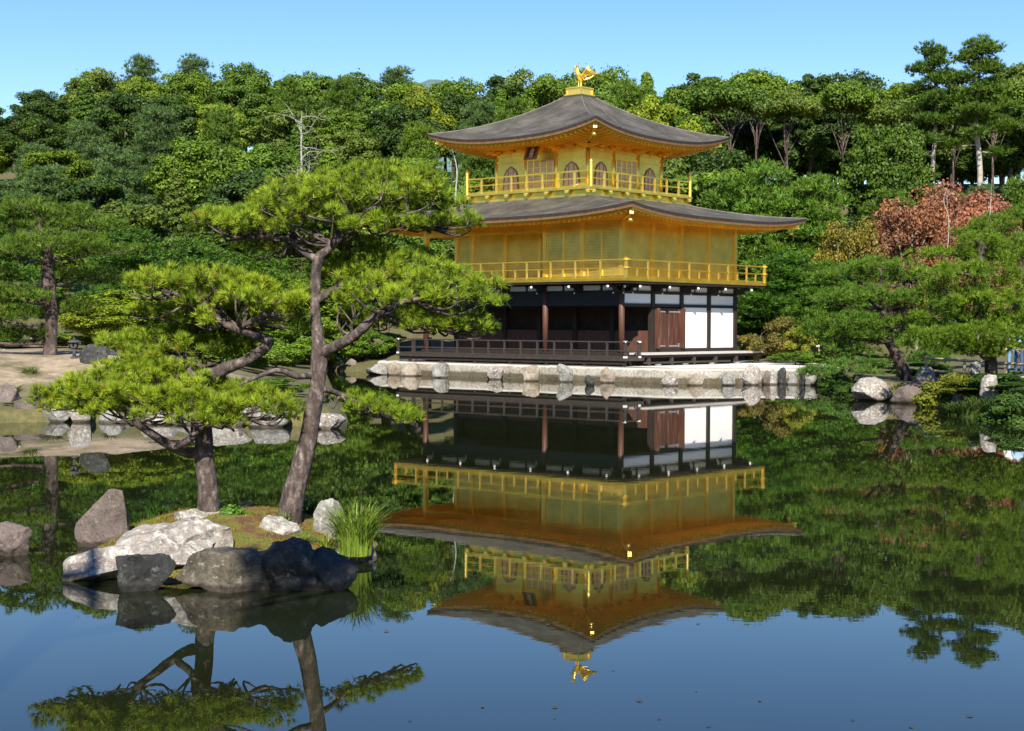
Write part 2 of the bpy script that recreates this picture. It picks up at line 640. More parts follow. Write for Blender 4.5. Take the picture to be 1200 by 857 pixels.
M['wood_dark'] = wood_mat('dark_timber', [(0.3, (0.012, 0.008, 0.006)), (0.7, (0.034, 0.022, 0.017))])
M['wood_brown'] = wood_mat('brown_timber', [(0.3, (0.06, 0.022, 0.013)), (0.7, (0.13, 0.053, 0.032))])
M['wood_deck'] = simple_noise_mat('weathered_deck', [(0.3, (0.34, 0.32, 0.3)), (0.7, (0.52, 0.5, 0.47))], 4, 0.7, 0.2, 0.01, (1, 8, 1))
M['wood_rail'] = wood_mat('dark_rail', [(0.3, (0.022, 0.016, 0.013)), (0.7, (0.058, 0.045, 0.038))])
M['plaster'] = simple_noise_mat('white_plaster', [(0.3, (0.76, 0.76, 0.75)), (0.7, (0.82, 0.82, 0.81))], 2, 0.9)
M['white_cap'] = simple_noise_mat('white_paint', [(0.3, (0.7, 0.7, 0.68)), (0.7, (0.82, 0.82, 0.8))], 4, 0.7)
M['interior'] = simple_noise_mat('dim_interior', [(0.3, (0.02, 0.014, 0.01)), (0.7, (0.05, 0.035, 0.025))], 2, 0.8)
M['window_dim'] = simple_noise_mat('lattice_window', [(0.3, (0.48, 0.36, 0.26)), (0.7, (0.62, 0.5, 0.38))], 5, 0.6)
M['iron'] = simple_noise_mat('grey_metal', [(0.3, (0.35, 0.36, 0.36)), (0.7, (0.5, 0.5, 0.5))], 5, 0.4, metallic=0.6)
M['plaque'] = simple_noise_mat('plaque_board', [(0.3, (0.10, 0.03, 0.015)), (0.7, (0.16, 0.05, 0.025))], 4, 0.5)
M['plaque_ink'] = simple_noise_mat('plaque_character', [(0.3, (0.72, 0.66, 0.5)), (0.7, (0.8, 0.74, 0.6))], 4, 0.5)
M['stone_dark'] = simple_noise_mat('lantern_stone', [(0.3, (0.03, 0.032, 0.034)), (0.7, (0.075, 0.078, 0.08))], 12, 0.9, 0.5, 0.02)


def wall_stone_mat():
    m, nt, b = mat('bank_stone')
    v = world_coords(nt)
    n1 = nz(nt, v, 0.7, 6, 0.65)
    n2 = nz(nt, v, 9.0, 6, 0.7)
    c = ramp(nt, n1, [(0.3, (0.19, 0.165, 0.13)), (0.5, (0.3, 0.275, 0.225)), (0.7, (0.39, 0.38, 0.35))])
    s = ramp(nt, n2, [(0.32, (0.4, 0.38, 0.36)), (0.5, (1.0, 1.0, 1.0)), (0.7, (1.15, 1.12, 1.05))])
    c = mixc(nt, 1.0, c, s, 'MULTIPLY')
    vo = N(nt, 'ShaderNodeTexVoronoi', feature='DISTANCE_TO_EDGE')
    vo.inputs['Scale'].default_value = 0.9
    nt.links.new(mixc(nt, 0.2, v, nz(nt, v, 2.0, 3, 0.6, 'Color')), vo.inputs['Vector'])
    cr = ramp(nt, vo.outputs['Distance'], [(0.0, (0.3, 0.27, 0.22)), (0.03, (1, 1, 1))])
    c = mixc(nt, 0.4, c, cr, 'MULTIPLY')
    g = N(nt, 'ShaderNodeNewGeometry')
    sx = N(nt, 'ShaderNodeSeparateXYZ')
    nt.links.new(g.outputs['Position'], sx.inputs[0])
    ad = N(nt, 'ShaderNodeMath', operation='MULTIPLY_ADD')
    nt.links.new(n2, ad.inputs[0])
    ad.inputs[1].default_value = -0.4
    nt.links.new(sx.outputs['Z'], ad.inputs[2])
    wm = ramp(nt, ad.outputs[0], [(0.0, (0.3, 0.27, 0.2)), (0.05, (1, 1, 1))])
    c = mixc(nt, 1.0, c, wm, 'MULTIPLY')
    cp = N(nt, 'ShaderNodeMath', operation='MULTIPLY_ADD')
    nt.links.new(n2, cp.inputs[0])
    cp.inputs[1].default_value = 0.12
    nt.links.new(sx.outputs['Z'], cp.inputs[2])
    cpm = ramp(nt, cp.outputs[0], [(0.56, (0, 0, 0)), (0.6, (1, 1, 1))])
    c = mixc(nt, cpm, c, (0.44, 0.42, 0.37))
    nt.links.new(c, b.inputs['Base Color'])
    b.inputs['Roughness'].default_value = 0.9
    bump(nt, b, n2, 0.7, 0.06)
    return m


M['bank_stone'] = wall_stone_mat()
M['bamboo'] = simple_noise_mat('pale_rail', [(0.3, (0.38, 0.3, 0.2)), (0.7, (0.55, 0.46, 0.34))], 3, 0.7)

# ------------------------------------------------------------------ terrain and water
TH = 0.7289
PAV = Vector((3.10, 72.49, 0))
SX, SY, KEN = 5.83, 4.24, 2.12


def pav(x, y, z=0.0):
    c, s = math.cos(-TH), math.sin(-TH)
    return Vector((PAV.x + c * x - s * y, PAV.y + s * x + c * y, z))


shore_px = [(-90, 499), (-20, 497), (60, 495), (120, 494), (200, 497), (260, 499), (340, 500), (398, 501), (412, 494), (400, 472), (388, 446), (384, 434.5), (428, 437.0)]
POND = [tuple(onz(*p)[:2]) for p in shore_px]
for lx, ly in ((-8.0, -4.9), (-5.0, -4.9), (0, -4.9), (6.7, -4.95)):
    POND.append(tuple(pav(lx, ly)[:2]))
POND += [(6.55, 62.95), (8.62, 63.15), (10.5, 63.85), (12.3, 62.85)]
for p in ((992, 456), (1004, 468.5), (1050, 470.5), (1113, 472), (1140, 482), (1175, 489), (1260, 498)):
    POND.append(tuple(onz(*p)[:2]))
POND += [(24, 26), (20, 8), (12, 4.6), (2, 4.2), (-8, 4.8), (-18, 9), (-21, 24)]
POND = np.array(POND)


def pond_sd(X, Y):
    """signed distance to the pond edge, negative over water"""
    P = np.stack([X.ravel(), Y.ravel()], 1)
    n = len(POND)
    best = np.full(len(P), 1e9)
    inside = np.zeros(len(P), bool)
    for i in range(n):
        a, b = POND[i], POND[(i + 1) % n]
        ab = b - a
        t = np.clip(((P - a) @ ab) / (ab @ ab), 0, 1)
        d = np.linalg.norm(P - (a + t[:, None] * ab), axis=1)
        best = np.minimum(best, d)
        c = ((a[1] > P[:, 1]) != (b[1] > P[:, 1])) & (P[:, 0] < (b[0] - a[0]) * (P[:, 1] - a[1]) / (b[1] - a[1] + 1e-12) + a[0])
        inside ^= c
    return np.where(inside, -best, best).reshape(X.shape)


def sstep(a, b, x):
    t = np.clip((x - a) / (b - a), 0, 1)
    return t * t * (3 - 2 * t)


def vnoise(X, Y, s, seed):
    r = np.random.default_rng(seed)
    out = np.zeros_like(X)
    for k in range(6):
        a, ph = r.uniform(0, 2 * math.pi), r.uniform(0, 6.3)
        w = s * r.uniform(0.6, 1.7)
        out += np.sin((X * math.cos(a) + Y * math.sin(a)) * w + ph)
    return out / 6


def height(X, Y):
    X, Y = np.asarray(X, float), np.asarray(Y, float)
    sd = pond_sd(X, Y)
    left = sstep(-2.0, -6.0, X)
    right = sstep(12.0, 17.0, X) * sstep(70, 60, Y)
    base = 0.6 + 0.0 * X
    base = base * (1 - left) + left * (0.30 + 1.15 * sstep(0.4, 8.0, sd))
    base = base * (1 - right) + right * (0.25 + 0.75 * sstep(0.3, 9.0, sd))
    back = sstep(77, 92, Y)
    base = base + back * 1.1
    base = np.where(Y < 12, 0.75 + 0 * X, base)
    A = 14.5 + 3.2 * sstep(10, -45, X)
    hill = (A * sstep(84, 178, Y) + 5.5 * sstep(174, 206, Y)) * (1 - 0.5 * sstep(185, 300, Y))
    rise = np.where(Y > 84, hill, 0)
    bumps = 0.05 * vnoise(X, Y, 1.3, 3) * sstep(0.5, 3, sd) + 0.5 * vnoise(X, Y, 0.08, 5) * sstep(95, 120, Y)
    wx = (X - PAV.x) * math.cos(TH) - (Y - PAV.y) * math.sin(TH)
    wy = (X - PAV.x) * math.sin(TH) + (Y - PAV.y) * math.cos(TH)
    court = sstep(14, 11, np.abs(wx)) * sstep(9.5, 7.5, np.abs(wy))
    bumps = bumps * (1 - court)
    land = base + rise + bumps
    edge = sstep(-0.12, 0.22, sd)
    return -0.9 + edge * (land + 0.9) + np.minimum(0, sd + 0.12) * 0.0


def hz(x, y):
    return float(height(np.array([[x]]), np.array([[y]]))[0, 0])


def axis_pts(lo, hi, f0, f1, fine, grow, far0, far1):
    a = list(np.arange(f0, f1 + 1e-6, fine))
    s, x = fine, f1
    while x < far1:
        s = min(s * grow, 120)
        x += s
        a.append(x)
    s, x = fine, f0
    b = []
    while x > far0:
        s = min(s * grow, 120)
        x -= s
        b.append(x)
    return np.array(b[::-1] + a)


gx = axis_pts(0, 0, -16, 26, 0.3, 1.09, -1500, 1500)
gy = axis_pts(0, 0, 34, 82, 0.3, 1.07, -900, 2500)
GX, GY = np.meshgrid(gx, gy)
GZ = height(GX, GY)
nx, ny = len(gx), len(gy)
idx = np.arange(nx * ny).reshape(ny, nx)
quads = np.stack([idx[:-1, :-1], idx[:-1, 1:], idx[1:, 1:], idx[1:, :-1]], -1).reshape(-1, 4)
me = bpy.data.meshes.new('ground')
me.vertices.add(nx * ny)
me.vertices.foreach_set('co', np.stack([GX, GY, GZ], -1).astype(np.float32).ravel())
me.loops.add(len(quads) * 4)
me.loops.foreach_set('vertex_index', quads.astype(np.int32).ravel())
me.polygons.add(len(quads))
me.polygons.foreach_set('loop_start', np.arange(0, len(quads) * 4, 4, dtype=np.int32))
me.polygons.foreach_set('loop_total', np.full(len(quads), 4, dtype=np.int32))
me.polygons.foreach_set('use_smooth', np.ones(len(quads), bool))
me.materials.append(M['ground'])
me.update(calc_edges=True)
tag(link(bpy.data.objects.new('ground', me)), kind='structure')

w = MB()
w.add([(-45, -2, 0), (45, -2, 0), (45, 90, 0), (-45, 90, 0)], [(0, 1, 2, 3)])
tag(w.build('pond_water', M['water']), kind='structure')

# far mountain
mm = MB()
V, Fs = [], []
for i in range(33):
    for j in range(9):
        u, v_ = i / 32 * 2 - 1, j / 8 * 2 - 1
        p = at(520, 300, 1500)
        r = max(0.0, 1 - (u * u + v_ * v_))
        z = 276 * (r ** 0.75) * (1 + 0.12 * mnoise.noise(Vector((u * 3, v_ * 3, 4)))) - 10
        V.append((p.x + u * 170, 1700 + v_ * 300, z))
for i in range(32):
    for j in range(8):
        Fs.append((i * 9 + j, (i + 1) * 9 + j, (i + 1) * 9 + j + 1, i * 9 + j + 1))
mm.add(V, Fs)
M['far_hill'] = simple_noise_mat('far_hazy_hill', [(0.3, (0.07, 0.12, 0.12)), (0.7, (0.11, 0.17, 0.16))], 0.03, 0.9)  # blue-green tone paints distance haze into the hill colour
tag(mm.build('mountain', M['far_hill'], smooth=True), kind='structure')

# white gravel court beside and under the pavilion
g = MB()
gp = [pav(-7.6, -5.2), pav(6.8, -5.2)] + [Vector(p).to_3d() for p in ((6.5, 62.75), (8.6, 62.95), (10.6, 63.65), (12.1, 63.2), (13.2, 62.6), (14.6, 66.0), (15.7, 73.9), (13.97, 76.7))] + [pav(8.6, 8.5), pav(-7.6, 8.5)]
g.add([(p.x, p.y, 0.628) for p in gp], [tuple(range(len(gp)))])
tag(g.build('gravel_court', M['gravel']), kind='structure')

# ------------------------------------------------------------------ golden pavilion (local x = east, y = north, origin at its centre)
pavilion = empty('golden_pavilion', PAV, 'three-storey golden pavilion with dark bark roofs standing at the edge of the pond', 'pavilion', rz=-TH)


def part(name, mb, m, parent=pavilion, smooth=False, **kw):
    return tag(mb.build(name, m, parent, smooth), **kw)


def clone(o, loc, rz=None, parent=None):
    c = o.copy()
    col.objects.link(c)
    c.location = loc
    if rz is not None:
        c.rotation_euler = (0, 0, rz)
    c.parent = parent if parent is not None else o.parent
    return c


def proto(name, mb, m, parent, loc, rz=0.0, smooth=False):
    o = mb.build(name, m, parent, smooth)
    o.location = loc
    o.rotation_euler = (0, 0, rz)
    return o


# ---- storey 1: columns
def column_mb(h, r, n=14):
    return MB().lathe((0, 0, 0), [(r, 0), (r, h)], n)


zf = 1.18
c0 = proto('column', column_mb(2.98, 0.13), M['wood_brown'], pavilion, (SX, -SY, zf), smooth=True)
M['wood_door'] = simple_noise_mat('door_timber', [(0.3, (0.035, 0.012, 0.008)), (0.55, (0.085, 0.032, 0.02)), (0.72, (0.2, 0.11, 0.07))], 2.0, 0.6, 0.25, 0.01, (3, 5, 0.35))
for x, y in ((SX - 2 * KEN, -SY), (-SX, -SY)):
    clone(c0, (x, y, zf))
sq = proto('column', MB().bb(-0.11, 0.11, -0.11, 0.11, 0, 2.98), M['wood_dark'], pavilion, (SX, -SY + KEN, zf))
for k in (2, 3, 4):
    clone(sq, (SX, -SY + k * KEN, zf))
for k in (1, 2, 3, 4):
    clone(sq, (-SX, -SY + k * KEN, zf))
for k in (1, 2, 3, 4):
    clone(sq, (SX - k * KEN - (0.0 if k < 5 else 0), -SY + KEN, zf))

# floor and sill
b = MB().bb(-SX - 0.15, SX + 0.15, -SY - 0.15, SY + 0.15, 0.98, zf)
part('floor', b, M['wood_dark'])
for (u0, u1, w0, w1) in ((-SX + 0.1, SX - 0.1, -SY + 0.02, -SY + 0.1), (SX - 0.1, SX - 0.02, -SY + 0.02, SY), (-SX + 0.02, -SX + 0.1, -SY + 0.02, SY)):
    part('underfloor_shade_board', MB().bb(u0, u1, w0, w1, 0.5, 0.978), M['wood_dark'])  # dark boards added to keep the space under the floor dark
b = MB().bb(SX - 0.1, SX + 0.125, -SY + KEN + 0.12, SY + 0.12, zf + 0.002, 1.345)
part('sill', b, M['wood_dark'])
# inner walls of the ground floor (open veranda one bay deep along the south)
yb = -SY + KEN
b = MB().bb(-SX, SX - 0.12, yb - 0.03, yb + 0.03, zf, 2.12)
part('low_wall', b, M['wood_brown'])
b = MB().bb(-SX, SX - 0.12, yb + 0.55, yb + 0.65, zf, 4.0)
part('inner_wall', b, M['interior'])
b = MB().bb(-SX + 0.02, SX - 0.12, yb - 0.06, yb + 0.06, 3.12, 4.0)
part('lintel', b, M['wood_dark'])
b = MB().bb(-SX - 0.03, -SX + 0.03, yb + 0.12, SY, zf, 4.0)
part('west_wall', b, M['wood_dark'])
b = MB().bb(-SX, SX, SY - 0.03, SY + 0.03, zf, 4.0)
part('north_wall', b, M['wood_dark'])
b = MB().bb(-SX, SX, -SY, SY, 4.0, 4.08)
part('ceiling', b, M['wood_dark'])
# south transom boards above the opening
b = MB().bb(-SX + 0.13, SX - 0.13, -SY - 0.035, -SY + 0.035, 3.30, 3.72)
part('transom_board', b, M['wood_dark'])
for z in (3.24, 3.78):
    b = MB().bb(-SX + 0.12, SX - 0.12, -SY - 0.07, -SY + 0.07, z - 0.06, z + 0.06)
    part('south_beam', b, M['wood_dark'])
# east wall, bay by bay
for z in (3.215, 3.765):
    b = MB().bb(SX - 0.07, SX + 0.075, -SY + 0.12, SY - 0.0, z - 0.065, z + 0.065)
    part('east_beam', b, M['wood_dark'])
tp = proto('transom_panel', MB().bb(-0.03, 0.035, -KEN / 2 + 0.125, KEN / 2 - 0.125, 3.282, 3.70), M['plaster'], pavilion, (SX, -SY + KEN / 2, 0))
for k in (1, 2, 3):
    clone(tp, (SX, -SY + KEN * (k + 0.5), 0))
wp = proto('white_panel', MB().bb(-0.03, 0.03, -KEN / 2 + 0.112, KEN / 2 - 0.112, 1.347, 3.148), M['plaster'], pavilion, (SX, -SY + KEN * 2.5, 0))
clone(wp, (SX, -SY + KEN * 3.5, 0))
# small plaster fields between bracket arms, under the balcony
kp = MB().bb(-0.03, 0.03, -KEN / 4 + 0.1, KEN / 4 - 0.06, 3.835, 4.05)
k0 = proto('plaster_field', kp, M['plaster'], pavilion, (SX, -SY + KEN / 4, 0))
for k in range(1, 8):
    clone(k0, (SX, -SY + KEN * (k + 0.5) / 2, 0))
for k in range(11):
    clone(k0, (SX - KEN * (k + 0.5) / 2, -SY, 0), math.pi / 2)
# folding plank doors in the second bay
for k, sy in enumerate((-1, 1)):
    d = MB()
    cyk = -SY + KEN * 1.5 + sy * (KEN / 4 - 0.055)
    for j in range(4):
        wj = (KEN / 2 - 0.12) / 4
        y0 = cyk - (KEN / 2 - 0.12) / 2 + j * wj
        d.bb(SX - 0.02, SX + 0.05 + 0.012 * ((j + k) % 2), y0 + 0.004, y0 + wj - 0.004, 1.35, 3.1)
    door = part('plank_door', d, M['wood_door'])
    for z in (1.45, 2.95):
        h = MB().bb(SX + 0.063, SX + 0.075, cyk - 0.32, cyk + 0.32, z - 0.03, z + 0.03)
        h.bb(SX + 0.063, SX + 0.078, cyk + sy * 0.38 - 0.05, cyk + sy * 0.38 + 0.05, z - 0.06, z + 0.12)
        part('hinge', h, M['iron'], door)
    d2 = MB()
    for j in range(2):
        d2.bb(SX + 0.08, SX + 0.36, cyk + sy * 0.46 - 0.02, cyk + sy * 0.46 + 0.02, 1.35, 3.1)
        break
    part('open_leaf', d2, M['wood_door'])

# ---- veranda on the south side, its railing, and the bench deck on the east
OD = 0.98
dk = MB()
x0, x1, y0 = -SX - OD, SX + OD, -SY - OD
dk.bb(x0, x1, y0, -SY - 0.152, 0.86, 0.985)
dk.bb(SX + 0.152, x1, -SY - 0.15, -SY + 0.3, 0.86, 0.985)
dk.bb(x0, -SX - 0.152, -SY - 0.15, -SY + KEN, 0.86, 0.985)
part('veranda', dk, M['wood_rail'])
b = MB().bb(x0 + 0.1, x1 - 0.1, y0 + 0.08, y0 + 0.2, 0.70, 0.858)
part('veranda_beam', b, M['wood_dark'])
ft = proto('veranda_post', MB().bb(-0.06, 0.06, -0.06, 0.06, 0.3, 0.70), M['wood_dark'], pavilion, (x1 - 0.15, y0 + 0.14, 0))
for k in range(1, 7):
    clone(ft, (x1 - 0.15 - k * KEN, y0 + 0.14, 0))
bn = MB()
for k in range(5):
    bn.bb(SX + 0.16 + k * 0.17, SX + 0.16 + k * 0.17 + 0.162, -SY + 0.34, SY + 1.1, 1.10, 1.19)
bench = part('bench_deck', bn, M['wood_deck'])
b = MB().bb(SX + 0.75, SX + 0.9, -SY + 0.4, SY + 1.0, 0.98, 1.097)
part('bench_beam', b, M['wood_dark'], bench)
b = MB().bb(SX + 0.80, SX + 0.92, -SY + 0.4, SY - 1.6, 0.72, 0.80)
part('lower_beam', b, M['wood_rail'], bench)
bp = proto('bench_post', MB().bb(-0.07, 0.07, -0.07, 0.07, 0.55, 0.978), M['wood_rail'], bench, (SX + 0.86, -SY + 0.75, 0))
for k in range(1, 6):
    clone(bp, (SX + 0.86, -SY + 0.75 + k * 1.66, 0))
fb = MB().lathe((0, 0, 0), [(0.16, 0.55), (0.12, 0.71)], 8)
f0 = proto('post_foot', fb, M['rock_grey'], bench, (SX + 0.98, -SY + 1.3, 0))
for k in range(1, 4):
    clone(f0, (SX + 0.98, -SY + 1.3 + k * 2.0, 0))


def railing(name, pts, z0, levels, rw, m, post_mb, spacing, parent=pavilion, post_mat=None, extra=0.12, posts=True, corner_mb=None, short_mb=None, skip_first=False):
    """rails along a list of local corner points, posts as sub-parts"""
    out = []
    for i in range(len(pts) - 1):
        a, c = Vector((*pts[i], 0)), Vector((*pts[i + 1], 0))
        d = (c - a).normalized()
        L = (c - a).length
        r = MB()
        for k, (z, h) in enumerate(levels):
            e = extra if k else 0.0
            zo = 0.003 * (i % 2)
            r.bar(a - d * e + Vector((0, 0, z0 + z + zo)), c + d * e + Vector((0, 0, z0 + z + zo)), rw - zo, h)
        ro = part(name, r, m, parent)
        out.append(ro)
        if posts:
            n = max(1, round(L / spacing))
            po = None
            for k in range(0 if i == 0 else 1, n + 1):
                p = a + d * (L * k / n)
                mbk = corner_mb if (corner_mb and k in (0, n)) else post_mb
                key = 'corner' if mbk is corner_mb else 'post'
                if po is None or key != 'post':
                    o = proto('post' if key == 'post' else 'corner_post', mbk, post_mat or m, ro, (p.x, p.y, z0), smooth=False)
                    if key == 'post':
                        po = o
                else:
                    clone(po, (p.x, p.y, z0), parent=ro)
            if short_mb:
                so = None
                for k in range(n):
                    p = a + d * (L * (k + 0.5) / n)
                    if so is None:
                        so = proto('short_post', short_mb, post_mat or m, ro, (p.x, p.y, z0))
                    else:
                        clone(so, (p.x, p.y, z0), parent=ro)
    return out


i_ = 0.06
pm = MB().bb(-0.04, 0.04, -0.04, 0.04, 0.0, 0.66)
cpm = MB().bb(-0.055, 0.055, -0.055, 0.055, -0.05, 0.74)
rv = railing('veranda_railing', [(x0 + i_, -SY + 1.2), (x0 + i_, y0 + i_), (x1 - i_, y0 + i_), (x1 - i_, -SY + 0.02)], 0.987,
             [(0.04, 0.07), (0.3, 0.05), (0.665, 0.055)], 0.06, M['wood_rail'], pm, 0.945, corner_mb=cpm)
for (x, y) in ((x1 - i_, y0 + i_), (x1 - i_, -SY + 0.02), (x0 + i_, y0 + i_)):
    for z in (1.66, 1.02):
        t = MB().bb(x - 0.065, x + 0.065, y - 0.065, y + 0.065, z - 0.035, z + 0.035)
        part('metal_cap', t, M['white_cap'], rv[1])

# ---- storey 2: balcony, brackets under it, railing
O2 = 1.067
b = MB().bb(-SX - O2, SX + O2, -SY - O2, SY + O2, 4.20, 4.32)
part('balcony', b, M['gold'])
b = MB().bb(-SX - O2 + 0.04, SX + O2 - 0.04, -SY - O2 + 0.04, SY + O2 - 0.04, 4.11, 4.198)
part('balcony_frame', b, M['wood_dark'])


def bracket(parent=pavilion):
    m = MB()
    m.bb(0.10, 0.93, -0.07, 0.07, 3.93, 4.06)
    m.bb(0.10, 0.55, -0.065, 0.065, 3.78, 3.93)
    m.bb(0.5, 0.68, -0.22, 0.22, 4.0, 4.108)
    return m


def cap():
    return MB().lathe((0, 0, 0), [(0.02, -0.06), (0.05, -0.035), (0.055, 0.01), (0.03, 0.05)], 10)


br0 = proto('bracket', bracket(), M['wood_dark'], pavilion, (SX, -SY + KEN, 0))
capb = proto('white_tip', cap(), M['white_cap'], br0, (0.96, 0, 3.98), smooth=True)
lows = proto('white_tip', cap(), M['white_cap'], br0, (0.58, 0.0, 3.72), smooth=True)
lows.scale = (0.6, 0.6, 0.6)


def put_bracket(x, y, rz):
    o = copy_tree(br0, pavilion)
    o.location = (x, y, 0)
    o.rotation_euler = (0, 0, rz)


for k in (2, 3, 4):
    put_bracket(SX, -SY + k * KEN, 0)
for k in range(0, 6):
    put_bracket(SX - k * KEN, -SY, -math.pi / 2)
put_bracket(SX, -SY, -math.pi / 4)
put_bracket(SX, -SY + 0.02, 0)
for k in (1, 3, 5, 7):
    pass

pt = MB().bb(-0.035, 0.035, -0.035, 0.035, 0.0, 0.74)
ps = MB().bb(-0.03, 0.03, -0.03, 0.03, 0.0, 0.42)
pc = MB().bb(-0.055, 0.055, -0.055, 0.055, 0.0, 0.86)
a2 = O2 - 0.06
railing('balcony_railing', [(-SX - a2, SY + a2), (-SX - a2, -SY - a2), (SX + a2, -SY - a2), (SX + a2, SY + a2)], 4.322,
        [(0.05, 0.08), (0.42, 0.045), (0.76, 0.06)], 0.06, M['gold'], pt, 1.41, corner_mb=pc, short_mb=ps, post_mat=M['gold_bright'], extra=0.22)
railing('balcony_railing', [(SX + a2, SY + a2), (-SX - a2, SY + a2)], 4.325, [(0.05, 0.08), (0.42, 0.045), (0.76, 0.06)], 0.05, M['gold'], pt, 1.41, posts=False)
for (x, y) in ((SX + a2, -SY - a2), (SX + a2, SY + a2)):
    for z in (4.74, 5.08):
        t = MB().bb(x - 0.08, x + 0.08, y - 0.08, y + 0.08, z - 0.035, z + 0.035)
        part('rail_band', t, M['gold_bright'])

# ---- storey 2: walls
zt2 = 6.86
xr = SX - 2 * KEN           # west edge of the closed south bays
g2 = proto('gold_column', MB().bb(-0.095, 0.095, -0.095, 0.095, 4.322, zt2), M['gold'], pavilion, (SX, -SY, 0))
g2.data.materials[0] = M['gold_bright']
for x, y in [(SX - k * KEN, -SY) for k in (1, 2)] + [(-SX, -SY)] + [(SX, -SY + k * KEN) for k in (1, 2, 3, 4)] + [(-SX, -SY + k * KEN) for k in (1, 2, 3, 4)] + [(xr - k * KEN, -SY + KEN) for k in (1, 2, 3)]:
    clone(g2, (x, y, 0))
for k in range(2):
    sh = MB().bb(SX - (k + 1) * KEN + 0.098, SX - k * KEN - 0.098, -SY - 0.03, -SY + 0.03, 4.45, 6.84)
    part('shutter_panel', sh, M['gold_shutter'])
    st = MB().bb(SX - (k + 0.5) * KEN - 0.045, SX - (k + 0.5) * KEN + 0.045, -SY - 0.06, -SY + 0.05, 4.45, 6.42)
    part('mullion', st, M['gold_bright'])
for k in range(4):
    sh = MB().bb(SX - 0.03, SX + 0.03, -SY + k * KEN + 0.098, -SY + (k + 1) * KEN - 0.098, 4.45, 6.84)
    part('east_panel', sh, M['gold_wall'])
b = MB().bb(xr - 0.03, xr + 0.03, -SY + 0.1, -SY + KEN, 4.322, 6.8)
part('return_wall', b, M['gold_wall'])
b = MB().bb(-SX, xr - 0.04, -SY + KEN - 0.03, -SY + KEN + 0.03, 4.322, 6.85)
part('back_wall', b, M['gold_shutter'])
b = MB().bb(-SX - 0.03, -SX + 0.03, -SY + KEN + 0.1, SY, 4.322, 6.8)
part('west_wall', b, M['gold_wall'])
b = MB().bb(-SX, SX, SY - 0.03, SY + 0.03, 4.322, 6.8)
part('north_wall', b, M['gold_wall'])
for z, hh in ((4.39, 0.12), (6.49, 0.13), (6.82, 0.1)):
    for (ax0, ax1, ay0, ay1, nm) in ((xr if z < 6 else -SX, SX - 0.1, -SY - 0.075, -SY + 0.075, 'south_beam'), (SX - 0.075, SX + 0.078, -SY + 0.1, SY, 'east_beam')):
        b = MB().bb(ax0, ax1, ay0, ay1, z - hh / 2, z + hh / 2)
        part(nm, b, M['gold'])
b = MB().bb(-SX + 0.1, xr - 0.1, -SY - 0.03, -SY + 0.03, 6.55, 6.78)
part('south_frieze', b, M['gold_wall'])
b = MB().bb(-SX + 0.06, SX - 0.06, -SY + 0.06, SY - 0.06, 6.86, 6.9)
part('upper_ceiling', b, M['gold_soffit_glow'])
b = MB().bb(-SX - 0.05, -SX + 0.05, -SY + 0.1, SY, 6.6, 6.74)
part('west_beam', b, M['gold'])


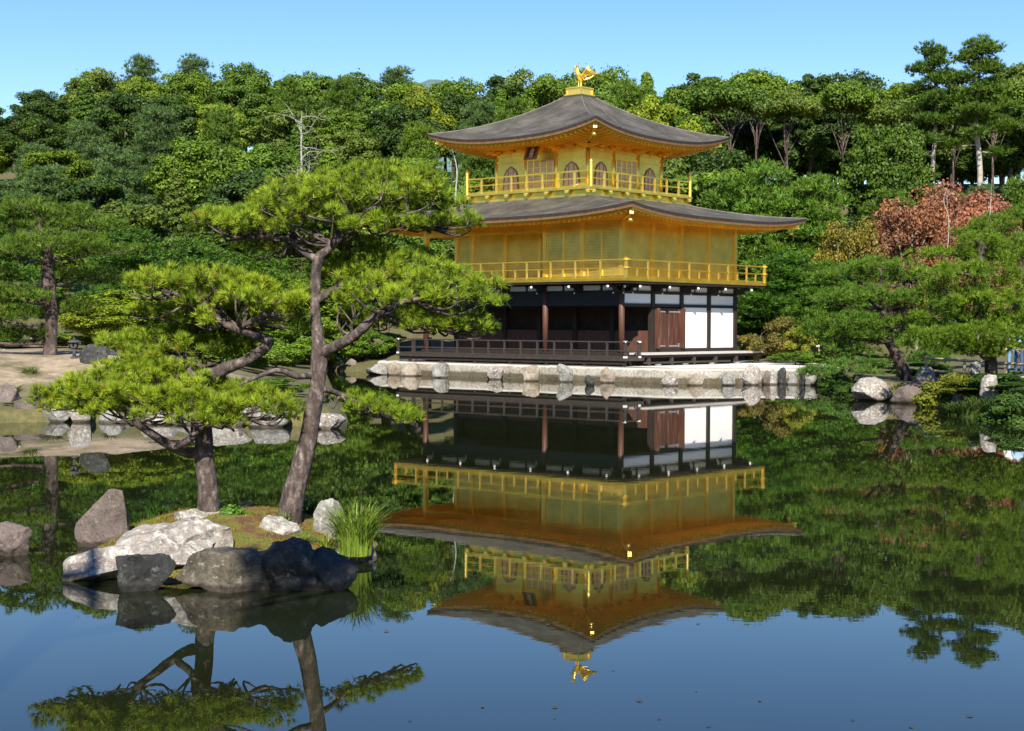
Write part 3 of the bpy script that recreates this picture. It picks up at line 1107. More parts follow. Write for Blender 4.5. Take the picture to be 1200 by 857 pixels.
# ---- roofs
def roof(parent, ex, ey, ix, iy, ze, zt, lift, thick, wallx, wally, zw, p=3.2, conc=0.45, ns=56, ntt=16):
    """hipped bark roof with lifted corners; ex,ey eave half sizes; ix,iy half sizes at the top"""
    def zz(s, t):
        gk = conc * t * t + (1 - conc) * t
        return ze + (zt - ze) * gk + lift * abs(s) ** p * (1 - t) ** 1.6

    def side(k, s, t, inset=0.0, z=None):
        hx, hy = ex + (ix - ex) * t - inset, ey + (iy - ey) * t - inset
        zv = zz(s, t) if z is None else z
        return [Vector((s * hx, -hy, zv)), Vector((hx, s * hy, zv)), Vector((-s * hx, hy, zv)), Vector((-hx, -s * hy, zv))][k]
    top = MB()
    for k in range(4):
        V = [side(k, i / ns * 2 - 1, j / ntt) for j in range(ntt + 1) for i in range(ns + 1)]
        Fs = [(j * (ns + 1) + i, j * (ns + 1) + i + 1, (j + 1) * (ns + 1) + i + 1, (j + 1) * (ns + 1) + i) for j in range(ntt) for i in range(ns)]
        top.add(V, Fs)
    top.add([(-ix, -iy, zt), (ix, -iy, zt), (ix, iy, zt), (-ix, iy, zt)], [(0, 1, 2, 3)])
    ro = part('roof', top, M['roof'], parent, smooth=True)

    def band(name, i0, d0, i1, d1, m):
        q = MB()
        for k in range(4):
            V = []
            for i in range(ns + 1):
                s = i / ns * 2 - 1
                z = zz(s, 0)
                V += [side(k, s, 0, i0, z - d0), side(k, s, 0, i1, z - d1)]
            q.add(V, [(2 * i, 2 * i + 1, 2 * i + 3, 2 * i + 2) for i in range(ns)])
        return part(name, q, m, ro, smooth=False)
    band('eave_edge', 0.0, 0.0, 0.05, thick * 0.48, M['roof_edge'])
    band('eave_trim', 0.045, thick * 0.48, 0.08, thick * 0.82, M['roof_trim'])
    band('eave_board', 0.17, thick * 0.82, 0.20, thick * 1.08, M['gold'])
    band('eave_lip', 0.08, thick * 0.82, 0.17, thick * 0.82, M['roof_trim'])
    # soffit
    q = MB()
    for k in range(4):
        V = []
        nr = 5
        for i in range(ns + 1):
            s = i / ns * 2 - 1
            z0 = zz(s, 0) - thick * 1.05
            a = side(k, s, 0, 0.2, z0)
            c = [Vector((s * wallx, -wally, zw)), Vector((wallx, s * wally, zw)), Vector((-s * wallx, wally, zw)), Vector((-wallx, -s * wally, zw))][k]
            for j in range(nr):
                u = j / (nr - 1)
                pnt = a.lerp(c, u)
                pnt.z = z0 + (zw - z0) * u ** 0.7
                V.append(pnt)
        q.add(V, [(i * nr + j, i * nr + j + 1, (i + 1) * nr + j + 1, (i + 1) * nr + j) for i in range(ns) for j in range(nr - 1)])
    so = part('soffit', q, M['gold_soffit_glow'], ro, smooth=True)
    # rafters: close-set ribs under the eaves
    q = MB()
    for k in range(4):
        half = ex if k % 2 == 0 else ey
        n = int(half * 2 / 0.28)
        for i in range(1, n):
            s = i / n * 2 - 1
            z0 = zz(s, 0) - thick * 1.08 - 0.045
            a = side(k, s, 0, 0.24, z0)
            wl = wallx if k % 2 == 0 else wally
            sc = max(-1.0, min(1.0, s * half / wl))
            # rafters run square to the wall; near the corner they end on the hip
            over = abs(s) * half - wl
            c = side(k, s, 0, 0.24, z0)
            dn = [Vector((0, 1, 0)), Vector((-1, 0, 0)), Vector((0, -1, 0)), Vector((1, 0, 0))][k]
            oh = (ey - wally) if k % 2 == 0 else (ex - wallx)
            L = oh - 0.24 if over <= 0 else max(0.05, (oh - 0.24) - over)
            c = a + dn * L
            frac = L / (oh - 0.24)
            c.z = z0 + (zw - 0.05 - z0) * frac
            q.bar(a, c, 0.07, 0.09)
    part('rafter_rib', q, M['gold_soffit_glow'], ro)
    # hip rafters with bright tips and a hanging bell at each corner
    for sx, sy in ((1, -1), (1, 1), (-1, -1), (-1, 1)):
        zc = zz(1, 0) - thick * 1.1
        h = MB().bar((sx * wallx, sy * wally, zw - 0.02), (sx * (ex - 0.34), sy * (ey - 0.34), zc - 0.12), 0.14, 0.17)
        hr = part('hip_rafter', h, M['gold'], ro)
        t = MB().bar((sx * (ex - 0.36), sy * (ey - 0.36), zc - 0.12), (sx * (ex - 0.26), sy * (ey - 0.26), zc - 0.095), 0.15, 0.18)
        part('rafter_tip', t, M['gold_bright'], hr)
        bl = MB().lathe((sx * (ex - 0.5), sy * (ey - 0.5), zc - 0.48), [(0.10, 0), (0.095, 0.08), (0.06, 0.17), (0.015, 0.2), (0.012, 0.3)], 10)
        part('wind_bell', bl, M['gold_bright'], ro, smooth=True)
    # pale hip lines that paint in the ridge highlights
    for sx, sy in ((1, -1), (1, 1), (-1, -1), (-1, 1)):
        pts = []
        for j in range(9):
            t = j / 8
            pts.append((sx * (ex + (ix - ex) * t), sy * (ey + (iy - ey) * t), zz(1, t) + 0.005))
        r = MB().sweep(pts, [0.02] * 9, 5, sub=2)
        part('hip_highlight', r, M['ridge_highlight_cable'], ro, smooth=True)
    return ro


C3X, C3Y = 0.0, 0.0
H3, B3, E3 = 2.72, 3.775, 5.0
roof(pavilion, SX + 2.387, SY + 2.387, B3 - 0.35, B3 - 0.35, 6.98, 8.06, 0.36, 0.27, SX + 0.02, SY + 0.02, 6.88, conc=0.35)
r3 = roof(pavilion, E3, E3, 0.5, 0.5, 10.66, 12.98, 0.53, 0.25, H3 + 0.02, H3 + 0.02, 10.5, p=2.6, conc=0.42)
ln = []
for j in range(9):
    t = 0.02 + j / 8 * 0.95
    gk = 0.42 * t * t + 0.58 * t
    hxv = E3 + (0.5 - E3) * t
    ln.append((hxv + 0.0, (-0.62 + 0.5 * t) * hxv, 10.66 + (12.98 - 10.66) * gk + 0.53 * abs(-0.62 + 0.5 * t) ** 2.6 * (1 - t) ** 1.6 + 0.03))
part('conductor_cable', MB().sweep(ln, [0.016] * 9, 5, sub=2), M['ridge_highlight_cable'], r3)

# small bracket blocks under the second-storey eaves
bb_ = MB().box((0, 0, 0), (0.34, 0.14, 0.12)).box((0, -0.14, 0.09), (0.14, 0.42, 0.1)).box((0, 0, 0.1), (0.5, 0.12, 0.1))
e0 = proto('eave_bracket', bb_, M['gold_soffit_glow'], pavilion, (SX, -SY - 0.02, 6.93))
for k in range(1, 6):
    clone(e0, (SX - k * KEN, -SY - 0.02, 6.93))
for k in range(1, 5):
    clone(e0, (SX + 0.02, -SY + k * KEN, 6.93), math.pi / 2)

# ---- storey 3
b = MB().bb(-B3, B3, -B3, B3, 8.29, 8.38)
part('upper_balcony', b, M['gold_wall'])
b = MB().bb(-B3 + 0.2, B3 - 0.2, -B3 + 0.2, B3 - 0.2, 7.9, 8.288)
part('balcony_skirt', b, M['gold_wall'])
kb = MB().box((0, -0.1, 0.02), (0.1, 0.26, 0.1)).box((0, -0.14, 0.085), (0.26, 0.08, 0.06))
q0 = proto('elbow_bracket', kb, M['gold_bright'], pavilion, (-B3 + 0.2, -B3 + 0.18, 8.16))
for k in range(1, 7):
    x = -B3 + 0.2 + k * (2 * B3 - 0.4) / 6
    clone(q0, (x, -B3 + 0.18, 8.16))
    clone(q0, (B3 - 0.18, x, 8.16), math.pi / 2)
clone(q0, (B3 - 0.18, -B3 + 0.2, 8.16), math.pi / 2)
pp = MB().bb(-0.04, 0.04, -0.04, 0.04, 0, 0.66)
gc = MB().lathe((0, 0, 0), [(0.075, -0.1), (0.075, 0.92), (0.1, 0.94), (0.1, 0.98), (0.065, 1.0), (0.085, 1.06), (0.075, 1.13), (0.02, 1.2)], 10)
railing('upper_railing', [(-B3 + 0.08, B3 - 0.08), (-B3 + 0.08, -B3 + 0.08), (B3 - 0.08, -B3 + 0.08), (B3 - 0.08, B3 - 0.08)], 8.382,
        [(0.04, 0.07), (0.37, 0.05), (0.69, 0.06)], 0.06, M['gold'], pp, 0.93, corner_mb=gc, post_mat=M['gold_bright'], extra=0.0)
K3 = 2 * H3 / 3
g3 = proto('upper_column', MB().lathe((0, 0, 0), [(0.1, 8.382), (0.1, 10.2)], 12), M['gold_bright'], pavilion, (H3, -H3, 0), smooth=True)
for k in range(4):
    x = -H3 + k * K3
    if k < 3:
        clone(g3, (x, -H3, 0))
    if k > 0:
        clone(g3, (H3, x, 0))
        clone(g3, (-H3, x, 0))


def face3(rz):
    """one facade of the top storey in its own frame: wall along x at y=-H3, turned by rz"""
    R = Matrix.Rotation(rz, 3, 'Z')

    def turn(mb):
        mb.v = [tuple(R @ Vector(p)) for p in mb.v]
        return mb
    wl = MB().bb(-H3 + 0.02, H3 - 0.02, -H3 - 0.02, -H3 + 0.04, 8.382, 10.52)
    wall = part('upper_wall', turn(wl), M['gold_wall'])
    for z, hh in ((8.46, 0.14), (9.86, 0.1), (10.16, 0.12)):
        part('upper_beam', turn(MB().bb(-H3 - 0.02, H3 + 0.02, -H3 - 0.06 - 0.002 * hh, -H3 - 0.022, z - hh / 2, z + hh / 2)), M['gold'], wall)
    for sx in (-1, 1):
        cxw = sx * K3
        # bell-shaped window
        prof = [(-0.45, 8.54), (-0.42, 9.05), (-0.38, 9.28), (-0.26, 9.48), (-0.1, 9.57), (0, 9.63), (0.1, 9.57), (0.26, 9.48), (0.38, 9.28), (0.42, 9.05), (0.45, 8.54)]
        f = MB()
        n = len(prof)
        V = []
        for x, z in prof:
            V.append((cxw + x, -H3 - 0.035, z))
        f.add(V, [tuple(range(n))])
        win = part('arched_window', turn(f), M['window_dim'], wall)
        fr = MB()
        for i in range(n - 1):
            (xa, za), (xb, zb) = prof[i], prof[i + 1]
            fr.bar((cxw + xa, -H3 - 0.05, za), (cxw + xb, -H3 - 0.05, zb), 0.035, 0.04)
        for x in (-0.15, 0.15):
            fr.bar((cxw + x, -H3 - 0.046, 8.56), (cxw + x, -H3 - 0.046, 9.5), 0.02, 0.03)
        part('window_frame', turn(fr), M['roof_trim'], win)
    # panelled lattice doors
    dr = MB().bb(-K3 / 2 + 0.12, K3 / 2 - 0.12, -H3 - 0.04, -H3 - 0.022, 8.54, 9.8)
    door = part('lattice_door', turn(dr), M['window_dim'], wall)
    for j in range(5):
        x = -K3 / 2 + 0.14 + j * (K3 - 0.28) / 4
        part('door_stile', turn(MB().bb(x - 0.03, x + 0.03, -H3 - 0.075, -H3 - 0.041, 8.54, 9.8)), M['gold_bright'], wall)
    q = MB()
    for j in range(6):
        z = 8.62 + j * 0.22
        q.bb(-K3 / 2 + 0.14, K3 / 2 - 0.14, -H3 - 0.06, -H3 - 0.042, z - 0.015, z + 0.015)
    part('door_slat', turn(q), M['gold'], wall)
    # bracket clusters
    for k in range(4):
        x = -H3 + k * K3
        q = MB().box((x, -H3 - 0.08, 10.24), (0.26, 0.26, 0.1)).box((x, -H3 - 0.12, 10.33), (0.62, 0.14, 0.09)).box((x, -H3 - 0.28, 10.33), (0.13, 0.6, 0.09))
        q.box((x, -H3 - 0.42, 10.42), (0.56, 0.12, 0.08)).box((x, -H3 - 0.5, 10.42), (0.12, 0.7, 0.08))
        part('bracket_cluster', turn(q), M['gold_soffit_glow'], wall)
        if k < 3:
            q = MB().box((x + K3 / 2, -H3 - 0.1, 10.33), (0.4, 0.12, 0.09)).box((x + K3 / 2, -H3 - 0.25, 10.4), (0.3, 0.3, 0.08)).bb(x + K3 / 2 - 0.03, x + K3 / 2 + 0.03, -H3 - 0.07, -H3 - 0.02, 10.1, 10.34)
            part('strut_bracket', turn(q), M['gold_soffit_glow'], wall)


for rz in (0, math.pi / 2, -math.pi / 2, math.pi):
    face3(rz)

# name board below the top eaves
pb = MB().box((0, 0, 0), (0.62, 0.05, 0.66))
pq = part('name_board', pb, M['plaque'])
pq.location = (0.0, -H3 - 0.62, 10.12)
pq.rotation_euler = (math.radians(-24), 0, 0)
for (cx_, cz_, sx_, sz_) in ((0, 0.33, 0.7, 0.06), (0, -0.33, 0.7, 0.06), (-0.33, 0, 0.06, 0.72), (0.33, 0, 0.06, 0.72)):
    q = MB().box((cx_, -0.02 - (0.002 if sx_ > 0.1 else 0), cz_), (sx_, 0.08, sz_))
    part('board_frame', q, M['roof_trim'], pq)
for j, ch in enumerate('\u7a76\u7adf\u9802'):
    cu = bpy.data.curves.new('lettering', 'FONT')
    cu.body = ch
    cu.size = 0.27
    cu.extrude = 0.006
    cu.align_x, cu.align_y = 'CENTER', 'CENTER'
    cu.materials.append(M['plaque_ink'])
    tmp = bpy.data.objects.new('lettering_source', cu)
    col.objects.link(tmp)
    bpy.context.view_layer.update()
    lm = bpy.data.meshes.new_from_object(tmp.evaluated_get(bpy.context.evaluated_depsgraph_get()))
    bpy.data.objects.remove(tmp)
    to = bpy.data.objects.new('lettering', lm)
    link(to, pq)
    to.location = (0, -0.034, 0.195 - j * 0.195)
    to.rotation_euler = (math.pi / 2, 0, 0)

# roof finial and phoenix
ped = MB().bb(-0.56, 0.56, -0.56, 0.56, 12.93, 13.02)
pd = part('finial_base', ped, M['roof_edge'])
q = MB().bb(-0.52, 0.52, -0.52, 0.52, 13.022, 13.09).bb(-0.42, 0.42, -0.42, 0.42, 13.09, 13.35).bb(-0.47, 0.47, -0.47, 0.47, 13.35, 13.40)
part('gold_box', q, M['gold_bright'], pd)
q = MB()
for s in (-1, 1):
    for k in (-1, 1):
        q.bb(s * 0.44 - 0.03, s * 0.44 + 0.03, k * 0.425 - 0.03, k * 0.425 + 0.03, 13.092, 13.348)
part('corner_rib', q, M['gold'], pd)
ph = MB()
# the bird faces south (-y): tail, body, neck, head in one sweep
ph.sweep([(0, 0.30, 13.78), (0, 0.18, 13.83), (0, 0.02, 13.90), (0, -0.12, 14.02), (0, -0.16, 14.18), (0, -0.15, 14.31), (0, -0.20, 14.39), (0, -0.29, 14.385), (0, -0.37, 14.36)],
         [0.05, 0.11, 0.155, 0.14, 0.085, 0.065, 0.08, 0.05, 0.01], 12)
for s in (-1, 1):
    ph.sweep([(s * 0.06, 0.0, 13.82), (s * 0.07, 0.02, 13.62), (s * 0.07, -0.01, 13.41)], [0.055, 0.035, 0.03], 8)
    for k in (-1, 0, 1):
        ph.bar((s * 0.07, -0.01, 13.415), (s * 0.07 + k * 0.05, -0.12, 13.41), 0.02, 0.02)
phx = part('phoenix', ph, M['gold_bright'], smooth=True)
part('crest', MB().sweep([(0, -0.17, 14.44), (0, -0.12, 14.54), (0, -0.02, 14.56)], [0.03, 0.03, 0.008], 6), M['gold_bright'], phx)
for s in (-1, 1):
    wq = MB()
    for k in range(7):
        a = math.radians(20 + k * 17)
        L = 0.62 - 0.03 * abs(k - 2)
        p0_ = Vector((s * 0.1, 0.02 + k * 0.02, 13.98))
        p1_ = p0_ + Vector((s * (0.30 + 0.02 * k), 0.10 + 0.05 * k, 0)) + Vector((s * 0.05, 0.06 * k * 0.5, 0.45 - 0.06 * k))
        md = (p0_ + p1_) / 2 + Vector((s * 0.08, -0.02, 0.05))
        wq.sweep([p0_, md, p1_], [0.035, 0.055, 0.012], 6, sub=3)
    part('wing', wq, M['gold_bright'], phx, smooth=True)
tq = MB()
for k in range(7):
    a = (k - 3) * 0.16
    tq.sweep([(a * 0.25, 0.24, 13.8), (a * 0.7, 0.45, 13.92 + 0.03 * (3 - abs(k - 3))), (a * 1.1, 0.62, 14.12), (a * 1.3, 0.86, 14.0 + 0.05 * (3 - abs(k - 3)))], [0.03, 0.055, 0.05, 0.012], 6, sub=4)
part('tail', tq, M['gold_bright'], phx, smooth=True)

# ------------------------------------------------------------------ rocks and the stone bank
def rock_mesh(name, size, m, seed, cuts=9, rough=0.12, sub=4, tilt=(0, 0, 0), flat=0.0):
    import bmesh
    r = np.random.default_rng(seed)
    bm = bmesh.new()
    bmesh.ops.create_icosphere(bm, subdivisions=sub, radius=1.0)
    P = np.array([v.co[:] for v in bm.verts])
    for _ in range(cuts):
        n = unit(r.normal(size=3))
        d = r.uniform(0.5, 0.85)
        o = P @ n - d
        P = P - np.where(o > 0, o, 0)[:, None] * n * 0.96
    if flat:
        o = P[:, 2] - flat
        P[:, 2] -= np.where(o > 0, o, 0) * 0.9
    lo, hi = P.min(0), P.max(0)
    P = (P - (lo + hi) / 2) / (hi - lo)
    out = []
    off = Vector(r.uniform(-50, 50, 3))
    sz = Vector(size)
    ms = max(size)
    for p, v in zip(P, bm.verts):
        q = Vector((p[0] * sz.x, p[1] * sz.y, p[2] * sz.z))
        u = q / ms
        h = mnoise.fractal(u * 2.6 + off, 0.9, 2.1, 5) * rough + mnoise.fractal(u * 10 + off, 0.8, 2.0, 4) * (rough * 0.2 + 0.012)
        q += Vector(p).normalized() * (h * ms * 0.5)
        v.co = q
    bmesh.ops.rotate(bm, verts=bm.verts, cent=(0, 0, 0), matrix=(Matrix.Rotation(tilt[2], 3, 'Z') @ Matrix.Rotation(tilt[1], 3, 'Y') @ Matrix.Rotation(tilt[0], 3, 'X')))
    me = bpy.data.meshes.new(name)
    bm.to_mesh(me)
    bm.free()
    me.materials.append(m)
    me.polygons.foreach_set('use_smooth', [True] * len(me.polygons))
    try:
        me.set_sharp_from_angle(angle=math.radians(38))
    except Exception:
        pass
    return me


def rock_px(x0, x1, yt, yb, m, label, seed, zb=0.0, name='rock', depth=0.8, sink=0.35, group=None, cuts=9, rough=0.12, tilt=(0, 0, 0), flat=0.0, Y=None, sub=4, dy=0.0):
    xm = (x0 + x1) / 2
    base = onz(xm, yb, zb) if Y is None else at(xm, yb, Y)
    wdt = (x1 - x0) * base.y / F_PX
    hgt = (yb - yt) * base.y / F_PX
    dep = wdt * depth
    H = hgt * (1 + sink)
    me = rock_mesh(name, (wdt, dep, H), M[m], seed, cuts, rough, sub, tilt, flat)
    o = bpy.data.objects.new(name, me)
    o.location = (base.x, base.y + dep * 0.35 + dy, base.z + hgt - H / 2)
    link(o)
    return tag(o, label, 'rock', group)


# stone retaining wall along the pavilion's waterfront
path = [pav(-8.0, -5.42), pav(-5, -5.40), pav(0, -5.40), pav(6.95, -5.42)] + [Vector((*p, 0)) for p in ((6.5, 62.45), (8.62, 62.65), (10.6, 63.3), (12.2, 62.4))]
sw = MB()
pl = []
for i in range(len(path) - 1):
    n = int((path[i + 1] - path[i]).length / 0.16)
    pl += [path[i].lerp(path[i + 1], k / n) for k in range(n)]
pl.append(path[-1])
prof = [(-0.10, -0.5), (-0.06, 0.02), (-0.03, 0.18), (0.0, 0.34), (0.03, 0.46), (0.10, 0.575), (0.35, 0.625), (0.55, 0.60)]
V = []
for i, p in enumerate(pl):
    t = (pl[min(i + 1, len(pl) - 1)] - pl[max(i - 1, 0)]).normalized()
    n = Vector((-t.y, t.x, 0))
    for k, (o, z) in enumerate(prof):
        q = p + n * o + Vector((0, 0, z))
        d = mnoise.fractal(q * 1.7, 0.9, 2.0, 4) * (0.07 if k < 6 else 0.02)
        V.append(q - n * d + Vector((0, 0, (mnoise.noise(q * 1.1) * 0.05 if 0 < k < 6 else 0))))
m_ = len(prof)
sw.add(V, [(i * m_ + k, i * m_ + k + 1, (i + 1) * m_ + k + 1, (i + 1) * m_ + k) for i in range(len(pl) - 1) for k in range(m_ - 1)])
tag(sw.build('stone_wall', M['bank_stone'], smooth=True), 'low pale stone retaining wall along the water below the golden pavilion', 'wall')

ROCKS = [
    # x0, x1, ytop, ybase, material, label, seed, extra
    (-26, 18, 449, 491, 'rock_brown', 'large purple-grey boulder cut off by the edge of the photo on the sandy bank', 11, dict(depth=0.9, cuts=7)),
    (13, 50, 472, 494, 'rock_brown', 'squat brown stone with pale sides between the purple boulder and a flat stone', 12, dict(cuts=12, flat=0.5)),
    (47, 80, 480, 495, 'rock_grey', 'low flat grey stone lying against the square whitish block', 13, dict(flat=0.4)),
    (77, 106, 465, 495, 'rock_pale', 'upright square whitish block standing at the edge of the sandy bank', 14, dict(cuts=14, flat=0.6, depth=0.6, rough=0.07)),
    (112, 150, 481, 496, 'rock_grey', 'low grey stone with a pale patch just after the square whitish block', 15, dict()),
    (163, 206, 482, 498, 'rock_pale', 'rounded pinkish pale stone behind the dark lower limb of the pine', 16, dict()),
    (204, 232, 487, 498, 'rock_grey', 'small grey stone between two pinkish pale stones on the bank', 17, dict()),
    (236, 292, 476, 499, 'rock_pale', 'broad pale boulder at the water behind the two island pines', 18, dict(flat=0.5)),
    (286, 338, 482, 501, 'rock_grey', 'long grey boulder at the water just left of the taller pine trunk', 19, dict(flat=0.5)),
    (366, 404, 484, 503, 'rock_pale', 'pale speckled boulder at the tip of the sandy bank, beside the taller pine', 20, dict(depth=1.0)),
    (384, 404, 419, 434.5, 'rock_pale', 'whitish boulder at the far inlet just right of the pine trunk', 21, dict()),
    (404, 420, 421, 435, 'rock_brown', 'pointed brown stone at the far inlet beside the whitish boulder', 22, dict(cuts=6)),
    (428, 456, 427, 439.5, 'rock_grey', 'flat-topped grey rock at the west end of the stone wall', 23, dict()),
    (452, 470, 424, 440, 'rock_tan', 'tan stone under the west corner of the dark railing', 24, dict()),
    (468, 494, 424, 441, 'rock_tan', 'wide tan stone built into the west end of the waterfront wall', 25, dict(depth=0.5)),
    (506, 526, 424.5, 443, 'rock_grey', 'tall grey boulder under the second veranda post, in front of the wall', 26, dict(cuts=7, depth=0.7)),
    (570, 590, 429, 445, 'rock_pale', 'rounded pale boulder under the third veranda post, in front of the wall', 27, dict(depth=0.7)),
    (612, 633, 428, 447, 'rock_tan', 'sandy-coloured boulder against the middle of the waterfront wall', 28, dict(depth=0.7)),
    (652, 672, 427, 448, 'rock_grey', 'tall grey-green boulder between the sandy boulder and a small dark stone', 29, dict(cuts=7, depth=0.7)),
    (685, 697, 440, 452, 'rock_dark', 'small dark stone in the water in front of the waterfront wall', 30, dict()),
    (703, 721, 429, 449, 'rock_tan', 'orange-tinted rounded boulder near the corner of the waterfront wall', 31, dict(depth=0.7)),
    (776, 795, 440, 452.5, 'rock_pale', 'small bright white stone at the foot of the low east bank', 32, dict()),
    (806, 826, 438, 452, 'rock_tan', 'low tan stone at the water beside the small white stone', 33, dict()),
    (845, 862, 437, 452, 'rock_grey', 'low mossy stone at the water just before the big pale boulder', 34, dict()),
    (868, 894, 426.5, 451.5, 'rock_pale', 'big pale grey boulder standing at the east end of the bench deck', 35, dict(cuts=7)),
    (893, 903, 434, 451, 'rock_brown', 'narrow brown stone directly right of the big pale boulder', 36, dict()),
    (900, 912, 433, 451, 'rock_pale', 'pale stone in the row below the white gravel', 37, dict()),
    (911, 923, 431.5, 450, 'rock_dark', 'dark blue-grey stone with a low shrub above it, below the gravel', 38, dict()),
    (922, 937, 435, 451, 'rock_grey', 'squat grey stone between two dark upright stones', 39, dict()),
    (936, 945, 431, 451.5, 'rock_dark', 'tall dark upright stone at the end of the gravel court', 40, dict(cuts=6)),
    (944, 960, 437, 452, 'rock_grey', 'grey stone half hidden by low branches past the dark upright stone', 41, dict()),
    (958, 978, 438, 453, 'rock_olive', 'brownish stone in shade under the low juniper branches', 42, dict()),
    (1000, 1049, 442, 470.5, 'rock_pale', 'big cream boulder with flat faces at the foot of the leaning pine', 43, dict(cuts=7, depth=0.9)),
    (1046, 1115, 447, 473, 'rock_brown', 'long rounded purple-brown boulder lying beside the cream boulder', 44, dict(cuts=5, depth=0.7)),
    (1074, 1099, 430, 455, 'rock_grey', 'upright grey stone behind the long purple-brown boulder', 45, dict(Y=50.2, cuts=7)),
    (1117, 1131, 458, 478, 'rock_pale', 'small whitish stone at the edge of the reeds', 46, dict(cuts=7)),
    (1150, 1173, 438.5, 466, 'rock_pale', 'bright white standing stone above the reeds', 47, dict(Y=42.0, cuts=7, depth=0.7, rough=0.08)),
    (1180, 1200, 457, 478, 'rock_grey', 'small grey stone among dark shrubs right of the white standing stone', 48, dict(Y=41.0)),
    (1136, 1150, 424, 440, 'rock_grey', 'leaning grey stone under the spreading pine, behind the clipped shrubs', 49, dict(Y=46.0)),
    (-6, 16, 409, 424, 'rock_pale', 'pale stone beyond the sand by the big pine', 50, dict(Y=52.0)),
    (22, 52, 412, 424, 'rock_grey', 'long low grey stone behind the foot of the big pine', 51, dict(Y=52.0, flat=0.4)),
    (34, 46, 392, 410, 'rock_pale', 'small upright pale stone among the shrubs behind the big pine', 52, dict(Y=60.0)),
    (91, 127, 402, 428, 'rock_dark', 'black craggy rock beside the stone lantern', 53, dict(Y=42.6, cuts=8, rough=0.22)),
]
for x0_, x1_, yt_, yb_, m__, lb, sd0, kw in ROCKS:
    rock_px(x0_, x1_, yt_, yb_, m__, lb, sd0, **{'sub': 4, **kw})

# ------------------------------------------------------------------ the islet in the foreground
IS_N = 64
im = MB()
ctr = onz(258, 648, 0.0)
outline = [onz(*p) for p in ((118, 666), (160, 682), (215, 684), (320, 684), (390, 670), (418, 650), (412, 626), (370, 614), (300, 611), (220, 611), (165, 620), (130, 640))]
cx0 = sum((p.x for p in outline)) / len(outline)
cy0 = sum((p.y for p in outline)) / len(outline)
ang = []
for p in outline:
    ang.append((math.atan2(p.y - cy0, p.x - cx0), math.hypot(p.x - cx0, p.y - cy0)))
ang.sort()
aa = np.array([a for a, _ in ang])
rr_ = np.array([r for _, r in ang])


def is_rad(a):
    return float(np.interp(a, np.concatenate([aa - 2 * math.pi, aa, aa + 2 * math.pi]), np.tile(rr_, 3)))


def islet_z(x, y):
    d = math.hypot(x - cx0, y - cy0) / is_rad(math.atan2(y - cy0, x - cx0))
    prof_ = 0.40 * (1 - min(1.2, d) ** 2.2)
    return prof_ + 0.035 * mnoise.fractal(Vector((x * 1.6, y * 1.6, 3)), 0.9, 2, 4) + 0.012 * mnoise.noise(Vector((x * 9, y * 9, 0)))


V, Fs = [], []
nr, na = 26, 90
for j in range(nr + 1):
    for k in range(na):
        a = -math.pi + 2 * math.pi * k / na
        R_ = is_rad(a) * 1.12 * j / nr
        x, y = cx0 + R_ * math.cos(a), cy0 + R_ * math.sin(a)
        V.append((x, y, islet_z(x, y)))
for j in range(nr):
    for k in range(na):
        Fs.append((j * na + k, j * na + (k + 1) % na, (j + 1) * na + (k + 1) % na, (j + 1) * na + k))
im.add(V, Fs)
tag(im.build('islet_ground', M['moss'], smooth=True), kind='structure')

ISR = [
    (82, 154, 574, 646, 'rock_brown', 'tilted slab of brown rock with a pale edge rising at the end of the islet', 61, dict(zb=0.0, cuts=16, depth=0.4, tilt=(0.2, 0.42, 0.1), sink=0.25, sub=5, rough=0.035, dy=0.25)),
    (196, 266, 598, 628, 'rock_pale', 'whitish rock on top of the islet reaching to the straight trunk', 77, dict(zb=0.2, depth=0.6, cuts=12, tilt=(0.1, -0.05, 0.1), sub=5, rough=0.1, sink=0.6)),
    (134, 200, 652, 694, 'rock_dark', 'black rock at the waterline below the yellow moss', 164, dict(depth=0.6, sub=5, cuts=14, flat=0.3)),
    (198, 330, 649, 694, 'rock_olive', 'broad brown-olive rock at the waterline in the middle of the islet front', 65, dict(depth=0.45, cuts=14, sub=5, flat=0.35, rough=0.1)),
    (302, 386, 636, 694, 'rock_dark', 'black peaked rock coloured dark for shade in the islet front', 167, dict(depth=0.6, sub=5, cuts=16, rough=0.14, flat=0.55)),
    (342, 418, 644, 692, 'rock_dark', 'black rounded rock, coloured dark for shade, forming the corner of the islet by the grass clump', 168, dict(depth=0.7, sub=5, cuts=14, rough=0.14)),
    (270, 302, 588, 612, 'rock_tan', 'small tan boulder resting between the two pine trunks', 68, dict(zb=0.2, sub=4, sink=0.3, cuts=14)),
    (286, 352, 604, 644, 'rock_pale', 'pale grey slab leaning against the foot of the taller pine', 169, dict(zb=0.12, depth=0.7, cuts=14, tilt=(0.3, -0.1, 0), sub=5, rough=0.08)),
    (366, 410, 587, 644, 'rock_grey', 'upright grey-white block behind the tall grass clump', 170, dict(zb=0.05, depth=0.6, cuts=16, sub=5, rough=0.08)),
    (390, 440, 642, 662, 'rock_grey', 'low grey stone at the end of the islet beneath the grass clump', 71, dict(depth=0.8, sub=4, cuts=14, flat=0.4, dy=0.1)),
    (208, 236, 616, 634, 'rock_grey', 'small grey stone set in the reddish moss', 72, dict(zb=0.26, sub=4, sink=1.5, flat=0.3, cuts=14)),
    (236, 272, 618, 640, 'rock_pale', 'flat pale stone sunk in the moss below the small green plants', 73, dict(zb=0.26, sub=4, sink=1.6, flat=0.3, cuts=14)),
    (-14, 34, 614, 652, 'rock_brown', 'dark rock alone in the water by the edge of the photo', 74, dict(depth=0.8, sub=5, rough=0.14, cuts=14)),
]
